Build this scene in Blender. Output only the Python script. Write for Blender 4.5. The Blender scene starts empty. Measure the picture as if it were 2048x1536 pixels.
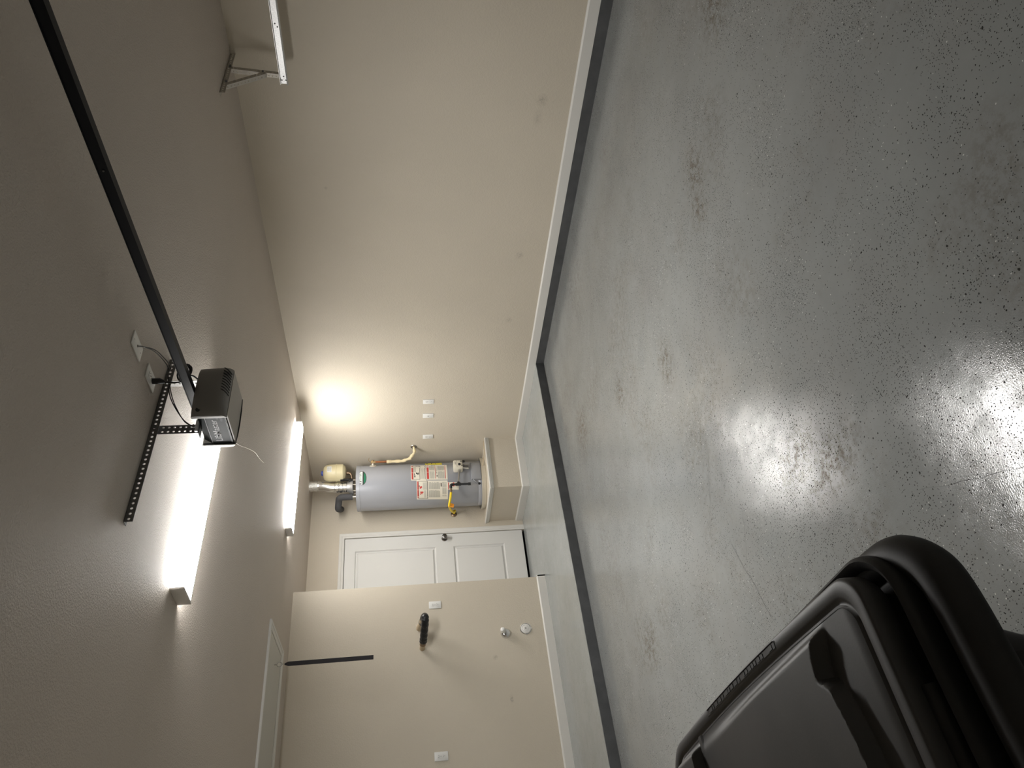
import bpy, bmesh, math, random
from mathutils import Vector, Matrix
PI = math.pi
random.seed(7)
S = bpy.context.scene
COL = S.collection

# ------------------------------------------------------------------ camera, world, exposure
FPX = 1466.04
YAW, PIT, ROL = math.radians(40.4952), math.radians(8.5207), math.radians(-1.3963)
CAM_H = 1.4487
fwd = Vector((math.sin(YAW) * math.cos(PIT), math.cos(YAW) * math.cos(PIT), -math.sin(PIT)))
rt = Vector((math.cos(YAW), -math.sin(YAW), 0))
up = rt.cross(fwd)
rt2 = rt * math.cos(ROL) + up * math.sin(ROL)
up2 = -rt * math.sin(ROL) + up * math.cos(ROL)
cd = bpy.data.cameras.new('camera')
cam = bpy.data.objects.new('camera', cd)
COL.objects.link(cam)
cx, cy, cz = -up2, rt2, -fwd           # the phone was held sideways: world up is picture left
cam.matrix_world = Matrix(((cx.x, cy.x, cz.x, 0), (cx.y, cy.y, cz.y, 0), (cx.z, cy.z, cz.z, CAM_H), (0, 0, 0, 1)))
cd.sensor_width = 36
cd.lens = FPX * 36 / 2048
cd.clip_start = 0.02
S.camera = cam
S.view_settings.view_transform = 'Standard'
S.view_settings.look = 'None'
S.view_settings.gamma = 1
S.view_settings.use_curve_mapping = False
S.view_settings.exposure = 0.0
LIGHT, LIGHT_SIDE = 126.0, 24.0            # radiance of the fluorescent lenses, bottom and sides
w = bpy.data.worlds.new('world')
S.world = w
w.use_nodes = True
w.node_tree.nodes['Background'].inputs[0].default_value = (0.6, 0.65, 0.7, 1)
w.node_tree.nodes['Background'].inputs[1].default_value = 0.02

# ------------------------------------------------------------------ room dimensions
XA, YB, YC, XC, H, P, YS = 4.994, 7.543, 6.743, 3.217, 2.521, 0.0826, 5.523
XL, YF = -0.62, -0.52
BB, TB = 0.0865, 0.014

# ------------------------------------------------------------------ materials
def mat(name, col, rough=0.5, metal=0.0, bump=None, spec=0.5, coat=0.0, emit=None, vary=0.0, vscale=3.0):
    m = bpy.data.materials.new(name)
    m.use_nodes = True
    nt = m.node_tree
    b = nt.nodes['Principled BSDF']
    b.inputs['Base Color'].default_value = (*col, 1)
    b.inputs['Roughness'].default_value = rough
    b.inputs['Metallic'].default_value = metal
    b.inputs['Specular IOR Level'].default_value = spec
    b.inputs['Coat Weight'].default_value = coat
    tc = nt.nodes.new('ShaderNodeTexCoord')
    if emit:
        b.inputs['Emission Color'].default_value = (*emit[0], 1)
        b.inputs['Emission Strength'].default_value = emit[1]
    if vary:
        n = nt.nodes.new('ShaderNodeTexNoise')
        n.inputs['Scale'].default_value = vscale
        n.inputs['Detail'].default_value = 5
        nt.links.new(tc.outputs['Object'], n.inputs['Vector'])
        r = nt.nodes.new('ShaderNodeMapRange')
        r.inputs['From Min'].default_value = 0.3
        r.inputs['From Max'].default_value = 0.7
        r.inputs['To Min'].default_value = 1 - vary
        r.inputs['To Max'].default_value = 1 + vary
        nt.links.new(n.outputs['Fac'], r.inputs['Value'])
        mx = nt.nodes.new('ShaderNodeVectorMath')
        mx.operation = 'SCALE'
        mx.inputs[0].default_value = col
        nt.links.new(r.outputs['Result'], mx.inputs['Scale'])
        nt.links.new(mx.outputs['Vector'], b.inputs['Base Color'])
    if bump:
        sc, st, dist = bump
        n = nt.nodes.new('ShaderNodeTexNoise')
        n.inputs['Scale'].default_value = sc
        n.inputs['Detail'].default_value = 3
        nt.links.new(tc.outputs['Object'], n.inputs['Vector'])
        bp = nt.nodes.new('ShaderNodeBump')
        bp.inputs['Strength'].default_value = st
        bp.inputs['Distance'].default_value = dist
        nt.links.new(n.outputs['Fac'], bp.inputs['Height'])
        nt.links.new(bp.outputs['Normal'], b.inputs['Normal'])
    return m

class NT:
    """small helper for node graphs"""
    def __init__(s, m):
        s.t = m.node_tree
    def n(s, kind, **kw):
        x = s.t.nodes.new(kind)
        for k, v in kw.items():
            setattr(x, k, v)
        return x
    def lk(s, a, b):
        s.t.links.new(a, b)
    def math(s, op, a, b=None, c=None):
        x = s.n('ShaderNodeMath', operation=op)
        for i, v in enumerate((a, b, c)):
            if v is None: continue
            if isinstance(v, (int, float)): x.inputs[i].default_value = v
            else: s.lk(v, x.inputs[i])
        return x.outputs[0]
    def mix(s, f, a, b):
        x = s.n('ShaderNodeMix', data_type='RGBA')
        if isinstance(f, (int, float)): x.inputs['Factor'].default_value = f
        else: s.lk(f, x.inputs['Factor'])
        for k, v in (('A', a), ('B', b)):
            i = [q for q in x.inputs if q.name == k and q.type == 'RGBA'][0]
            if isinstance(v, tuple): i.default_value = (*v, 1)
            else: s.lk(v, i)
        return [q for q in x.outputs if q.type == 'RGBA'][0]
    def noise(s, vec, scale, detail=3, rough=0.5):
        x = s.n('ShaderNodeTexNoise')
        x.inputs['Scale'].default_value = scale
        x.inputs['Detail'].default_value = detail
        x.inputs['Roughness'].default_value = rough
        s.lk(vec, x.inputs['Vector'])
        return x.outputs['Fac']
    def ramp(s, v, a, b, c=0.0, d=1.0):
        x = s.n('ShaderNodeMapRange')
        x.inputs['From Min'].default_value = a
        x.inputs['From Max'].default_value = b
        x.inputs['To Min'].default_value = c
        x.inputs['To Max'].default_value = d
        s.lk(v, x.inputs['Value'])
        return x.outputs['Result']
    def blob(s, sep, cx, cy, rx, ry, axes=('X', 'Y')):
        dx = s.math('DIVIDE', s.math('SUBTRACT', sep.outputs[axes[0]], cx), rx)
        dy = s.math('DIVIDE', s.math('SUBTRACT', sep.outputs[axes[1]], cy), ry)
        d = s.math('SQRT', s.math('ADD', s.math('MULTIPLY', dx, dx), s.math('MULTIPLY', dy, dy)))
        return s.ramp(d, 1.0, 0.2, 0.0, 1.0)

WALL = (0.605, 0.548, 0.455)
def wall_material(name, col, scale, strength, scuffs=(), axes=('Y', 'Z')):
    m = mat(name, col, 0.62, spec=0.35)
    g = NT(m)
    b = m.node_tree.nodes['Principled BSDF']
    geo = g.n('ShaderNodeNewGeometry')
    pos = geo.outputs['Position']
    sep = g.n('ShaderNodeSeparateXYZ')
    g.lk(pos, sep.inputs[0])
    big = g.noise(pos, 0.9, 4)
    c = g.mix(g.ramp(big, 0.35, 0.65, 0, 1), tuple(v * 0.97 for v in col), tuple(v * 1.03 for v in col))
    fine = g.noise(pos, 60, 5, 0.7)
    for (px, py, rx, ry, amt) in scuffs:
        k = g.math('MULTIPLY', g.blob(sep, px, py, rx, ry, axes), g.ramp(fine, 0.47, 0.62, 0.15, amt))
        c = g.mix(k, c, tuple(v * 0.45 for v in col))
    g.lk(c, b.inputs['Base Color'])
    n1 = g.noise(pos, scale, 3, 0.55)
    n1 = g.ramp(n1, 0.42, 0.62, 0, 1)
    bp = g.n('ShaderNodeBump')
    bp.inputs['Strength'].default_value = strength
    bp.inputs['Distance'].default_value = 0.003
    g.lk(n1, bp.inputs['Height'])
    g.lk(bp.outputs['Normal'], b.inputs['Normal'])
    return m
M = {}
M['wallA'] = wall_material('wall_paint_long', WALL, 95, 0.22, [(2.66, 0.385, 0.06, 0.05, 0.6), (2.80, 0.40, 0.08, 0.04, 0.35), (4.11, 0.40, 0.05, 0.04, 0.7),
                                                  (4.9, 0.42, 0.05, 0.04, 0.5), (3.44, 2.0, 0.02, 0.015, 0.7)])
M['wallC'] = wall_material('wall_paint', WALL, 95, 0.22, [(2.07, 0.55, 0.05, 0.02, 0.9), (2.45, 0.66, 0.03, 0.03, 0.5)], ('X', 'Z'))
M['ceil'] = wall_material('ceiling_paint', (0.59, 0.53, 0.47), 135, 0.6)
M['white'] = mat('white_trim_paint', (0.68, 0.67, 0.64), 0.38, bump=(25, 0.05, 0.002))
M['door'] = mat('white_door_paint', (0.68, 0.68, 0.665), 0.4, bump=(60, 0.05, 0.001))
M['hatch'] = mat('hatch_paint', (0.55, 0.54, 0.50), 0.45, bump=(40, 0.06, 0.001))
M['plastic'] = mat('white_plastic', (0.78, 0.78, 0.76), 0.35)
M['dark'] = mat('dark_slot', (0.02, 0.02, 0.02), 0.6)
M['shade'] = mat('grey_slot', (0.16, 0.15, 0.14), 0.6)
M['black'] = mat('gap_shade_black', (0.004, 0.004, 0.004), 0.9, spec=0.1)  # near-black colour standing in for the darkness in the door gaps
M['nickel'] = mat('brushed_nickel', (0.42, 0.41, 0.39), 0.28, 1.0)
M['knob'] = mat('dark_nickel', (0.2, 0.19, 0.18), 0.25, 1.0)
M['chrome'] = mat('chrome', (0.75, 0.75, 0.75), 0.13, 1.0)
M['galv'] = mat('galvanised_steel_shaded', (0.17, 0.17, 0.17), 0.5, 0.6, vary=0.18, vscale=90)  # galvanised steel darkened in colour for the backlit shade on the opener angles
M['galvb'] = mat('galvanised_track', (0.62, 0.62, 0.62), 0.40, 0.75, vary=0.15, vscale=120)
M['angleb'] = mat('punched_angle_steel', (0.50, 0.47, 0.42), 0.5, 0.5)
M['rail'] = mat('black_rail_steel', (0.006, 0.007, 0.011), 0.55, 0.0, spec=0.25)
M['blackp'] = mat('black_plastic', (0.015, 0.015, 0.017), 0.4)
M['rubber'] = mat('black_rubber', (0.02, 0.02, 0.02), 0.6)
M['strap'] = mat('black_webbing', (0.02, 0.018, 0.022), 0.75, bump=(300, 0.3, 0.001))
M['greyp'] = mat('grey_plastic', (0.22, 0.21, 0.20), 0.45, bump=(500, 0.08, 0.0005))
M['greyp2'] = mat('light_grey_plastic', (0.30, 0.285, 0.26), 0.5)
M['panel'] = mat('dark_grey_metal', (0.030, 0.035, 0.038), 0.62, 0.0, spec=0.25)
M['print'] = mat('grey_print', (0.09, 0.095, 0.10), 0.5)
M['silver'] = mat('silver_print', (0.16, 0.165, 0.17), 0.5)
M['tank'] = mat('tank_enamel', (0.375, 0.388, 0.425), 0.27, 0.15, bump=(9, 0.06, 0.002), spec=0.6)
M['tankd'] = mat('tank_cover_enamel', (0.32, 0.33, 0.355), 0.3, 0.15)
M['alu'] = mat('duct_aluminium', (0.80, 0.80, 0.79), 0.25, 1.0, bump=(60, 0.12, 0.002))
M['foil'] = mat('foil_tape', (0.82, 0.82, 0.80), 0.3, 0.9, bump=(70, 0.9, 0.01))
M['foam'] = mat('dark_foam_insulation', (0.065, 0.065, 0.07), 0.7, bump=(80, 0.1, 0.002))
M['foamb'] = mat('black_taped_insulation', (0.012, 0.013, 0.015), 0.32, bump=(45, 0.8, 0.01))
M['cream'] = mat('cream_tank_enamel', (0.74, 0.66, 0.42), 0.35)
M['blue'] = mat('blue_cap', (0.06, 0.10, 0.42), 0.4)
M['brass'] = mat('brass', (0.55, 0.40, 0.22), 0.35, 0.9)
M['bronze'] = mat('old_bronze', (0.25, 0.18, 0.12), 0.4, 0.9)
M['copper'] = mat('copper', (0.55, 0.25, 0.13), 0.35, 1.0)
M['cpvc'] = mat('cream_pipe', (0.78, 0.66, 0.42), 0.4)
M['ironp'] = mat('black_iron', (0.03, 0.032, 0.035), 0.45, 0.4)
M['yellow'] = mat('yellow_gas_hose', (0.85, 0.62, 0.02), 0.35)
M['orange'] = mat('orange_tag', (0.85, 0.33, 0.03), 0.5)
M['label'] = mat('cream_label', (0.72, 0.68, 0.58), 0.5)
M['red'] = mat('red_print', (0.55, 0.06, 0.05), 0.5)
M['ink'] = mat('black_print', (0.03, 0.03, 0.03), 0.5)
M['text'] = mat('label_fine_print', (0.42, 0.41, 0.36), 0.5)
M['lblyel'] = mat('yellow_label', (0.72, 0.62, 0.03), 0.5)
M['green'] = mat('green_badge', (0.01, 0.16, 0.08), 0.3)
M['pan'] = mat('drain_pan_metal', (0.62, 0.58, 0.50), 0.4, 0.3)
M['valve'] = mat('valve_cream', (0.70, 0.66, 0.56), 0.4)
M['beigepipe'] = mat('beige_pipe', (0.50, 0.40, 0.27), 0.5)
M['curb'] = mat('curb_dark_grey_paint', (0.075, 0.078, 0.082), 0.42, bump=(14, 0.25, 0.01), vary=0.18, vscale=9)
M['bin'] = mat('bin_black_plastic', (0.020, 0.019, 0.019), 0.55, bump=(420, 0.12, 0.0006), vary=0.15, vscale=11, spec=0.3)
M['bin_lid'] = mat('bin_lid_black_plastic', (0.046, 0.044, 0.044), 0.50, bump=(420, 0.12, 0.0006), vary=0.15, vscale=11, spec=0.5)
M['crack'] = mat('crack_dark', (0.05, 0.05, 0.05), 0.8)
M['lens'] = mat('lit_lens', (0.9, 0.9, 0.9), 0.4, emit=((1.0, 0.985, 0.955), LIGHT))
M['lens_b'] = mat('lit_lens_older', (0.9, 0.9, 0.9), 0.4, emit=((1.0, 0.975, 0.93), LIGHT * 0.55))
M['lens_side'] = mat('lit_lens_side', (0.9, 0.9, 0.9), 0.4, emit=((1.0, 0.985, 0.955), LIGHT_SIDE))
M['fixend'] = mat('fixture_white', (0.78, 0.77, 0.75), 0.4)

def floor_material(name, base, flecks=1.0):
    m = mat(name, base, 0.22, spec=0.5)
    g = NT(m)
    b = m.node_tree.nodes['Principled BSDF']
    geo = g.n('ShaderNodeNewGeometry')
    pos = geo.outputs['Position']
    sep = g.n('ShaderNodeSeparateXYZ')
    g.lk(pos, sep.inputs[0])
    n_big = g.noise(pos, 1.3, 5, 0.6)
    col = g.mix(g.ramp(n_big, 0.3, 0.7), tuple(v * 0.90 for v in base), tuple(v * 1.08 for v in base))
    n_tone = g.noise(pos, 2.3, 3)
    col = g.mix(g.ramp(n_tone, 0.5, 0.75, 0, 0.25), col, (base[0] * 1.05, base[1] * 0.97, base[2] * 0.95))
    # brown worn stains
    st_n = g.noise(pos, 24, 8, 0.8)
    st_mask = g.ramp(g.noise(pos, 1.6, 3), 0.52, 0.68)
    blobs = None
    for (cx_, cy_, rx, ry) in ((3.01, 1.95, 0.20, 0.16), (2.84, 2.04, 0.16, 0.12), (3.05, 3.68, 0.20, 0.16), (1.56, 4.30, 0.2, 0.28), (3.35, 1.3, 0.25, 0.2),
                               (3.5, 4.7, 0.3, 0.25), (1.28, 1.95, 0.14, 0.28), (2.6, 2.9, 0.2, 0.15), (1.43, 2.14, 0.13, 0.22)):
        k = g.blob(sep, cx_, cy_, rx, ry)
        blobs = k if blobs is None else g.math('MAXIMUM', blobs, k)
    stain = g.math('MULTIPLY', g.ramp(st_n, 0.46, 0.58), g.math('MAXIMUM', g.math('MULTIPLY', st_mask, 0.40), g.math('MULTIPLY', blobs, 0.80)))
    stain = g.math('MULTIPLY', stain, 1.0 if flecks > 0.5 else 0.5)
    col = g.mix(stain, col, (0.115, 0.093, 0.068))
    # chips and flecks
    dens = g.ramp(g.noise(pos, 2.9, 5, 0.65), 0.42, 0.68, 0.05, 0.95)
    dens = g.math('MAXIMUM', dens, g.math('MULTIPLY', blobs, 0.8))
    for bl in ((1.40, 2.20, 0.55, 0.45), (0.92, 1.45, 0.30, 0.40), (2.75, 2.05, 0.5, 0.35)):
        dens = g.math('MAXIMUM', dens, g.math('MULTIPLY', g.blob(sep, *bl), 0.85))
    dens2 = g.ramp(g.noise(pos, 3.7, 3, 0.6), 0.42, 0.66, 0.02, 0.65)
    dens2 = g.math('MAXIMUM', dens2, g.math('MULTIPLY', g.blob(sep, 1.40, 2.20, 0.6, 0.5), 0.6))
    def fleck(scale, rad, d, seed):
        mp = g.n('ShaderNodeMapping')
        mp.inputs['Location'].default_value = (seed, seed * 1.7, 0)
        g.lk(pos, mp.inputs['Vector'])
        wv = g.n('ShaderNodeTexNoise')
        wv.inputs['Scale'].default_value = scale * 1.6
        g.lk(mp.outputs[0], wv.inputs['Vector'])
        va = g.n('ShaderNodeVectorMath', operation='MULTIPLY_ADD')
        g.lk(wv.outputs['Color'], va.inputs[0])
        va.inputs[1].default_value = (0.55 / scale,) * 3
        g.lk(mp.outputs[0], va.inputs[2])
        v = g.n('ShaderNodeTexVoronoi', voronoi_dimensions='2D')
        v.inputs['Scale'].default_value = scale
        g.lk(va.outputs[0], v.inputs['Vector'])
        sc = g.n('ShaderNodeSeparateColor')
        g.lk(v.outputs['Color'], sc.inputs[0])
        r = g.math('MULTIPLY_ADD', sc.outputs['Green'], rad * 0.8, rad * 0.55)
        inside = g.math('LESS_THAN', v.outputs['Distance'], r)
        pick = g.math('LESS_THAN', sc.outputs['Red'], d)
        return g.math('MULTIPLY', inside, pick)
    f1 = fleck(66, 0.115, g.math('MULTIPLY', dens, 0.75 * flecks), 0.0)
    f2 = fleck(140, 0.19, g.math('MULTIPLY', dens2, 0.85 * flecks), 3.1)
    f3 = fleck(36, 0.095, g.math('MULTIPLY', dens, 0.12 * flecks), 7.7)
    fl = g.math('MAXIMUM', f1, g.math('MAXIMUM', f2, f3))
    wmask = g.ramp(g.noise(pos, 1.9, 2), 0.50, 0.64, 0.004, 0.10)
    fw = fleck(85, 0.14, wmask, 11.3)
    col = g.mix(g.math('MULTIPLY', fl, 0.90), col, (0.018, 0.017, 0.015))
    col = g.mix(g.math('MULTIPLY', fw, 0.85), col, (0.62, 0.62, 0.60))
    g.lk(col, b.inputs['Base Color'])
    rn = g.ramp(g.noise(pos, 3.1, 5, 0.65), 0.35, 0.7, 0.09, 0.19)
    rg = g.math('ADD', rn, g.math('MULTIPLY', fl, 0.3))
    worn = g.ramp(g.noise(pos, 6.5, 7, 0.7), 0.40, 0.60, 0.18, 0.54)
    sp = g.math('MULTIPLY', worn, g.math('SUBTRACT', 1.0, g.math('MAXIMUM', fl, g.math('MULTIPLY', stain, 0.9))))
    g.lk(sp, b.inputs['Specular IOR Level'])
    g.lk(rg, b.inputs['Roughness'])
    h = g.math('ADD', g.math('MULTIPLY', g.noise(pos, 240, 2), 0.55), g.math('MULTIPLY', g.noise(pos, 9, 3), 1.2))
    h = g.math('SUBTRACT', h, g.math('MULTIPLY', fl, 0.35))
    bp = g.n('ShaderNodeBump')
    bp.inputs['Strength'].default_value = 0.13
    bp.inputs['Distance'].default_value = 0.004
    g.lk(h, bp.inputs['Height'])
    g.lk(bp.outputs['Normal'], b.inputs['Normal'])
    return m
M['floor'] = floor_material('epoxy_floor', (0.245, 0.256, 0.253), 1.0)
M['plat'] = floor_material('raised_floor_epoxy', (0.34, 0.36, 0.355), 0.12)

# ------------------------------------------------------------------ mesh helpers
ORG = {}
def bm_new():
    return bmesh.new()
def box(bm, x0, x1, y0, y1, z0, z1):
    v = [bm.verts.new(p) for p in ((x0, y0, z0), (x1, y0, z0), (x1, y1, z0), (x0, y1, z0), (x0, y0, z1), (x1, y0, z1), (x1, y1, z1), (x0, y1, z1))]
    for f in ((0, 3, 2, 1), (4, 5, 6, 7), (0, 1, 5, 4), (1, 2, 6, 5), (2, 3, 7, 6), (3, 0, 4, 7)):
        bm.faces.new([v[i] for i in f])
    return v
def bbox(x0, x1, y0, y1, z0, z1, bev=0.002, seg=2):
    bm = bm_new()
    box(bm, x0, x1, y0, y1, z0, z1)
    if bev: bevel(bm, bev, seg)
    return bm
def bevel(bm, wd, seg=2):
    bmesh.ops.bevel(bm, geom=list(bm.edges), offset=wd, segments=seg, affect='EDGES', profile=0.5)
def prism(bm, poly, axis, a, b):
    """extrude a 2D polygon along an axis from a to b"""
    def pt(p, t):
        return {'x': (t, p[0], p[1]), 'y': (p[0], t, p[1]), 'z': (p[0], p[1], t)}[axis]
    A = [bm.verts.new(pt(p, a)) for p in poly]
    B = [bm.verts.new(pt(p, b)) for p in poly]
    n = len(poly)
    bm.faces.new(A)
    bm.faces.new(B[::-1])
    for i in range(n):
        bm.faces.new((A[i], A[(i + 1) % n], B[(i + 1) % n], B[i]))
def frame(d):
    d = Vector(d).normalized()
    a = Vector((0, 0, 1)) if abs(d.z) < 0.9 else Vector((1, 0, 0))
    u = d.cross(a).normalized()
    return u, d.cross(u).normalized(), d
def tube(bm, pts, r, n=12, cap=True):
    """round tube along a polyline; r may be a list"""
    pts = [Vector(p) for p in pts]
    rs = r if isinstance(r, (list, tuple)) else [r] * len(pts)
    u = None
    rings = []
    for i, p in enumerate(pts):
        if i == 0: d = pts[1] - p
        elif i == len(pts) - 1: d = p - pts[i - 1]
        else: d = (pts[i + 1] - p).normalized() + (p - pts[i - 1]).normalized()
        d = d.normalized()
        if u is None: u, v, _ = frame(d)
        else:
            u = (u - d * u.dot(d)).normalized()
            v = d.cross(u).normalized()
        rings.append([bm.verts.new(p + (u * math.cos(2 * PI * k / n) + v * math.sin(2 * PI * k / n)) * rs[i]) for k in range(n)])
    for a, b in zip(rings, rings[1:]):
        for k in range(n):
            bm.faces.new((a[k], a[(k + 1) % n], b[(k + 1) % n], b[k]))
    if cap:
        bm.faces.new(rings[0][::-1])
        bm.faces.new(rings[-1])
def smooth_path(pts, k=6):
    """Catmull-Rom"""
    P_ = [Vector(p) for p in pts]
    P_ = [P_[0] * 2 - P_[1]] + P_ + [P_[-1] * 2 - P_[-2]]
    out = []
    for i in range(1, len(P_) - 2):
        for j in range(k):
            t = j / k
            a, b, c, d = P_[i - 1:i + 3]
            out.append(0.5 * ((2 * b) + (c - a) * t + (2 * a - 5 * b + 4 * c - d) * t * t + (3 * b - a - 3 * c + d) * t ** 3))
    out.append(P_[-2])
    return out
def lathe(bm, prof, c, axis=(0, 0, 1), n=32):
    """profile of (radius, height) turned around an axis through c"""
    u, v, d = frame(axis)
    c = Vector(c)
    rings = []
    for r, h in prof:
        if r < 1e-6: rings.append([bm.verts.new(c + d * h)])
        else: rings.append([bm.verts.new(c + d * h + (u * math.cos(2 * PI * k / n) + v * math.sin(2 * PI * k / n)) * r) for k in range(n)])
    for a, b in zip(rings, rings[1:]):
        if len(a) == 1 and len(b) == 1: continue
        for k in range(n):
            q = (k + 1) % n
            if len(a) == 1: bm.faces.new((a[0], b[q], b[k]))
            elif len(b) == 1: bm.faces.new((a[k], a[q], b[0]))
            else: bm.faces.new((a[k], a[q], b[q], b[k]))
    for ring, s in ((rings[0], -1), (rings[-1], 1)):
        if len(ring) > 1: bm.faces.new(ring[::s])
def disc(bm, r, h, c, axis, n=28, bev=0.001):
    lathe(bm, [(0, 0), (r, 0), (r, h - bev), (r - bev, h), (0, h)], c, axis, n)

def obj(name, bm, m, parent=None, smooth=True, origin=None, local=False, angle=35):
    bmesh.ops.recalc_face_normals(bm, faces=list(bm.faces))
    if parent is not None:
        o0 = Vector((0, 0, 0)) if local else ORG[parent.name]
    elif origin is not None:
        o0 = Vector(origin)
    else:
        xs = [v.co for v in bm.verts]
        o0 = Vector(((min(v.x for v in xs) + max(v.x for v in xs)) / 2, (min(v.y for v in xs) + max(v.y for v in xs)) / 2, min(v.z for v in xs)))
    if o0.length > 0: bmesh.ops.translate(bm, verts=list(bm.verts), vec=-o0)
    me = bpy.data.meshes.new(name)
    if smooth:
        for f in bm.faces: f.smooth = True
        lim = math.radians(angle)
        for e in bm.edges:
            if len(e.link_faces) == 2 and e.calc_face_angle(0) > lim: e.smooth = False
            elif len(e.link_faces) != 2: e.smooth = False
    bm.to_mesh(me)
    bm.free()
    me.materials.append(m)
    o = bpy.data.objects.new(name, me)
    COL.objects.link(o)
    if parent is not None:
        o.parent = parent
        ORG[o.name] = ORG[parent.name]
    else:
        o.location = o0
        ORG[o.name] = o0
    return o
def objs(name, bm, m, parent, **kw):
    """every loose piece of bm becomes a part of its own"""
    bm.verts.ensure_lookup_table()
    seen = set(); out = []
    for v in bm.verts:
        if v in seen: continue
        st = [v]; isl = []
        seen.add(v)
        while st:
            q = st.pop(); isl.append(q)
            for e in q.link_edges:
                o_ = e.other_vert(q)
                if o_ not in seen: seen.add(o_); st.append(o_)
        idx = {q: i for i, q in enumerate(isl)}
        nb = bmesh.new()
        nv = [nb.verts.new(q.co) for q in isl]
        fs = set(f for q in isl for f in q.link_faces)
        for f in sorted(fs, key=lambda f: f.index): nb.faces.new([nv[idx[q]] for q in f.verts])
        out.append(obj(name, nb, m, parent, **kw))
    bm.free()
    return out
def stuff(o):
    o['kind'] = 'stuff'
    return o
def thing(name, label, cat, loc, group=None):
    o = bpy.data.objects.new(name, None)
    COL.objects.link(o)
    o.empty_display_size = 0.1
    o.location = loc
    ORG[o.name] = Vector(loc)
    return tag(o, label, cat, group)
def tag(o, label, cat, group=None):
    o['label'] = label
    o['category'] = cat
    if group: o['group'] = group
    return o
def struct(o, label=None, cat=None):
    o['kind'] = 'structure'
    if label: o['label'] = label
    if cat: o['category'] = cat
    return o
def copy_tree(o, parent=None):
    c = o.copy()
    COL.objects.link(c)
    c.parent = parent
    for ch in list(o.children): copy_tree(ch, c)
    return c
def text_bm(s, size, depth=0.0006, bold=0.0):
    cu = bpy.data.curves.new('t', 'FONT')
    cu.body = s
    cu.size = size
    cu.extrude = depth
    cu.offset = bold
    cu.resolution_u = 3
    o = bpy.data.objects.new('t', cu)
    COL.objects.link(o)
    dg = bpy.context.evaluated_depsgraph_get()
    me = bpy.data.meshes.new_from_object(o.evaluated_get(dg))
    bm = bmesh.new()
    bm.from_mesh(me)
    bpy.data.objects.remove(o)
    bpy.data.curves.remove(cu)
    bpy.data.meshes.remove(me)
    return bm
def fit(bm, w_, h_):
    """scale text to a width and height, corner at the origin"""
    xs = [v.co.x for v in bm.verts]; ys = [v.co.y for v in bm.verts]
    x0, x1, y0, y1 = min(xs), max(xs), min(ys), max(ys)
    for v in bm.verts:
        v.co.x = (v.co.x - x0) / (x1 - x0) * w_
        v.co.y = (v.co.y - y0) / (y1 - y0) * h_
def punched(bm, o, ud, vd, length, width, thick, pitch=0.02, r=0.0045):
    """flat steel strip with a row of round holes: ud along, vd across"""
    o = Vector(o); ud = Vector(ud).normalized(); vd = Vector(vd).normalized(); nd = ud.cross(vd)
    n = max(1, int(round(length / pitch))); pitch = length / n
    for i in range(n):
        c = o + ud * (pitch * (i + 0.5)) + vd * (width / 2)
        out = [(-1, -1), (0, -1), (1, -1), (1, 0), (1, 1), (0, 1), (-1, 1), (-1, 0)]
        A, B, C_, D = [], [], [], []
        for (a, b) in out:
            q = c + ud * (a * pitch / 2) + vd * (b * width / 2)
            L = math.hypot(a, b)
            k = c + ud * (a / L * r) + vd * (b / L * r)
            A.append(bm.verts.new(q)); B.append(bm.verts.new(k))
            C_.append(bm.verts.new(q + nd * thick)); D.append(bm.verts.new(k + nd * thick))
        for j in range(8):
            k = (j + 1) % 8
            bm.faces.new((A[j], A[k], B[k], B[j]))
            bm.faces.new((C_[k], C_[j], D[j], D[k]))
            bm.faces.new((B[j], B[k], D[k], D[j]))
            if j in (0, 1, 4, 5) or (i == 0 and j in (6, 7)) or (i == n - 1 and j in (2, 3)):
                bm.faces.new((A[k], A[j], C_[j], C_[k]))

# ------------------------------------------------------------------ setting
T = 0.1
struct(obj('floor', bbox(XL - T, XA + T, YF - T, YS + 0.02, -0.12, 0, 0), M['floor'], smooth=False), 'grey speckled epoxy garage floor, lower slab')
FLOOR = bpy.data.objects['floor']
# raised slab at the back, its front edge slightly uneven
bm = bm_new()
N = 150
fr = []
for i in range(N + 1):
    x = XL - T + (XA + T - XL + T) * i / N
    e = random.uniform(-0.0025, 0.0025)
    fr.append([bm.verts.new((x, YS + e, P)), bm.verts.new((x, YB + T, P))])
for a, b in zip(fr, fr[1:]): bm.faces.new((a[0], b[0], b[1], a[1]))
r = bmesh.ops.extrude_face_region(bm, geom=list(bm.faces))
bmesh.ops.translate(bm, verts=[v for v in r['geom'] if isinstance(v, bmesh.types.BMVert)], vec=(0, 0, -P - 0.1))
struct(obj('floor', bm, M['plat'], smooth=False), 'raised lighter grey floor at the back of the garage')
# dark painted step face
bm = bm_new()
fr = []
for i in range(N + 1):
    x = XL + (XA - XL) * i / N
    fr.append([bm.verts.new((x, YS - 0.006 - random.uniform(0, 0.002), 0)), bm.verts.new((x, YS - 0.005 - random.uniform(0, 0.002), P - random.uniform(0.0005, 0.004))),
               bm.verts.new((x, YS + 0.01, P - 0.004)), bm.verts.new((x, YS + 0.01, 0))])
for a, b in zip(fr, fr[1:]):
    for k in range(4): bm.faces.new((a[k], b[k], b[(k + 1) % 4], a[(k + 1) % 4]))
bm.faces.new(fr[0]); bm.faces.new(fr[-1])
struct(obj('trim_1', bm, M['curb'], smooth=False), 'dark grey painted face of the low step')
bm = bm_new()
box(bm, XA - 0.012, XA, YF, YS - 0.006, 0, P)
struct(obj('trim_2', bm, M['curb'], smooth=False), 'dark grey painted curb under the long wall')
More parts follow.
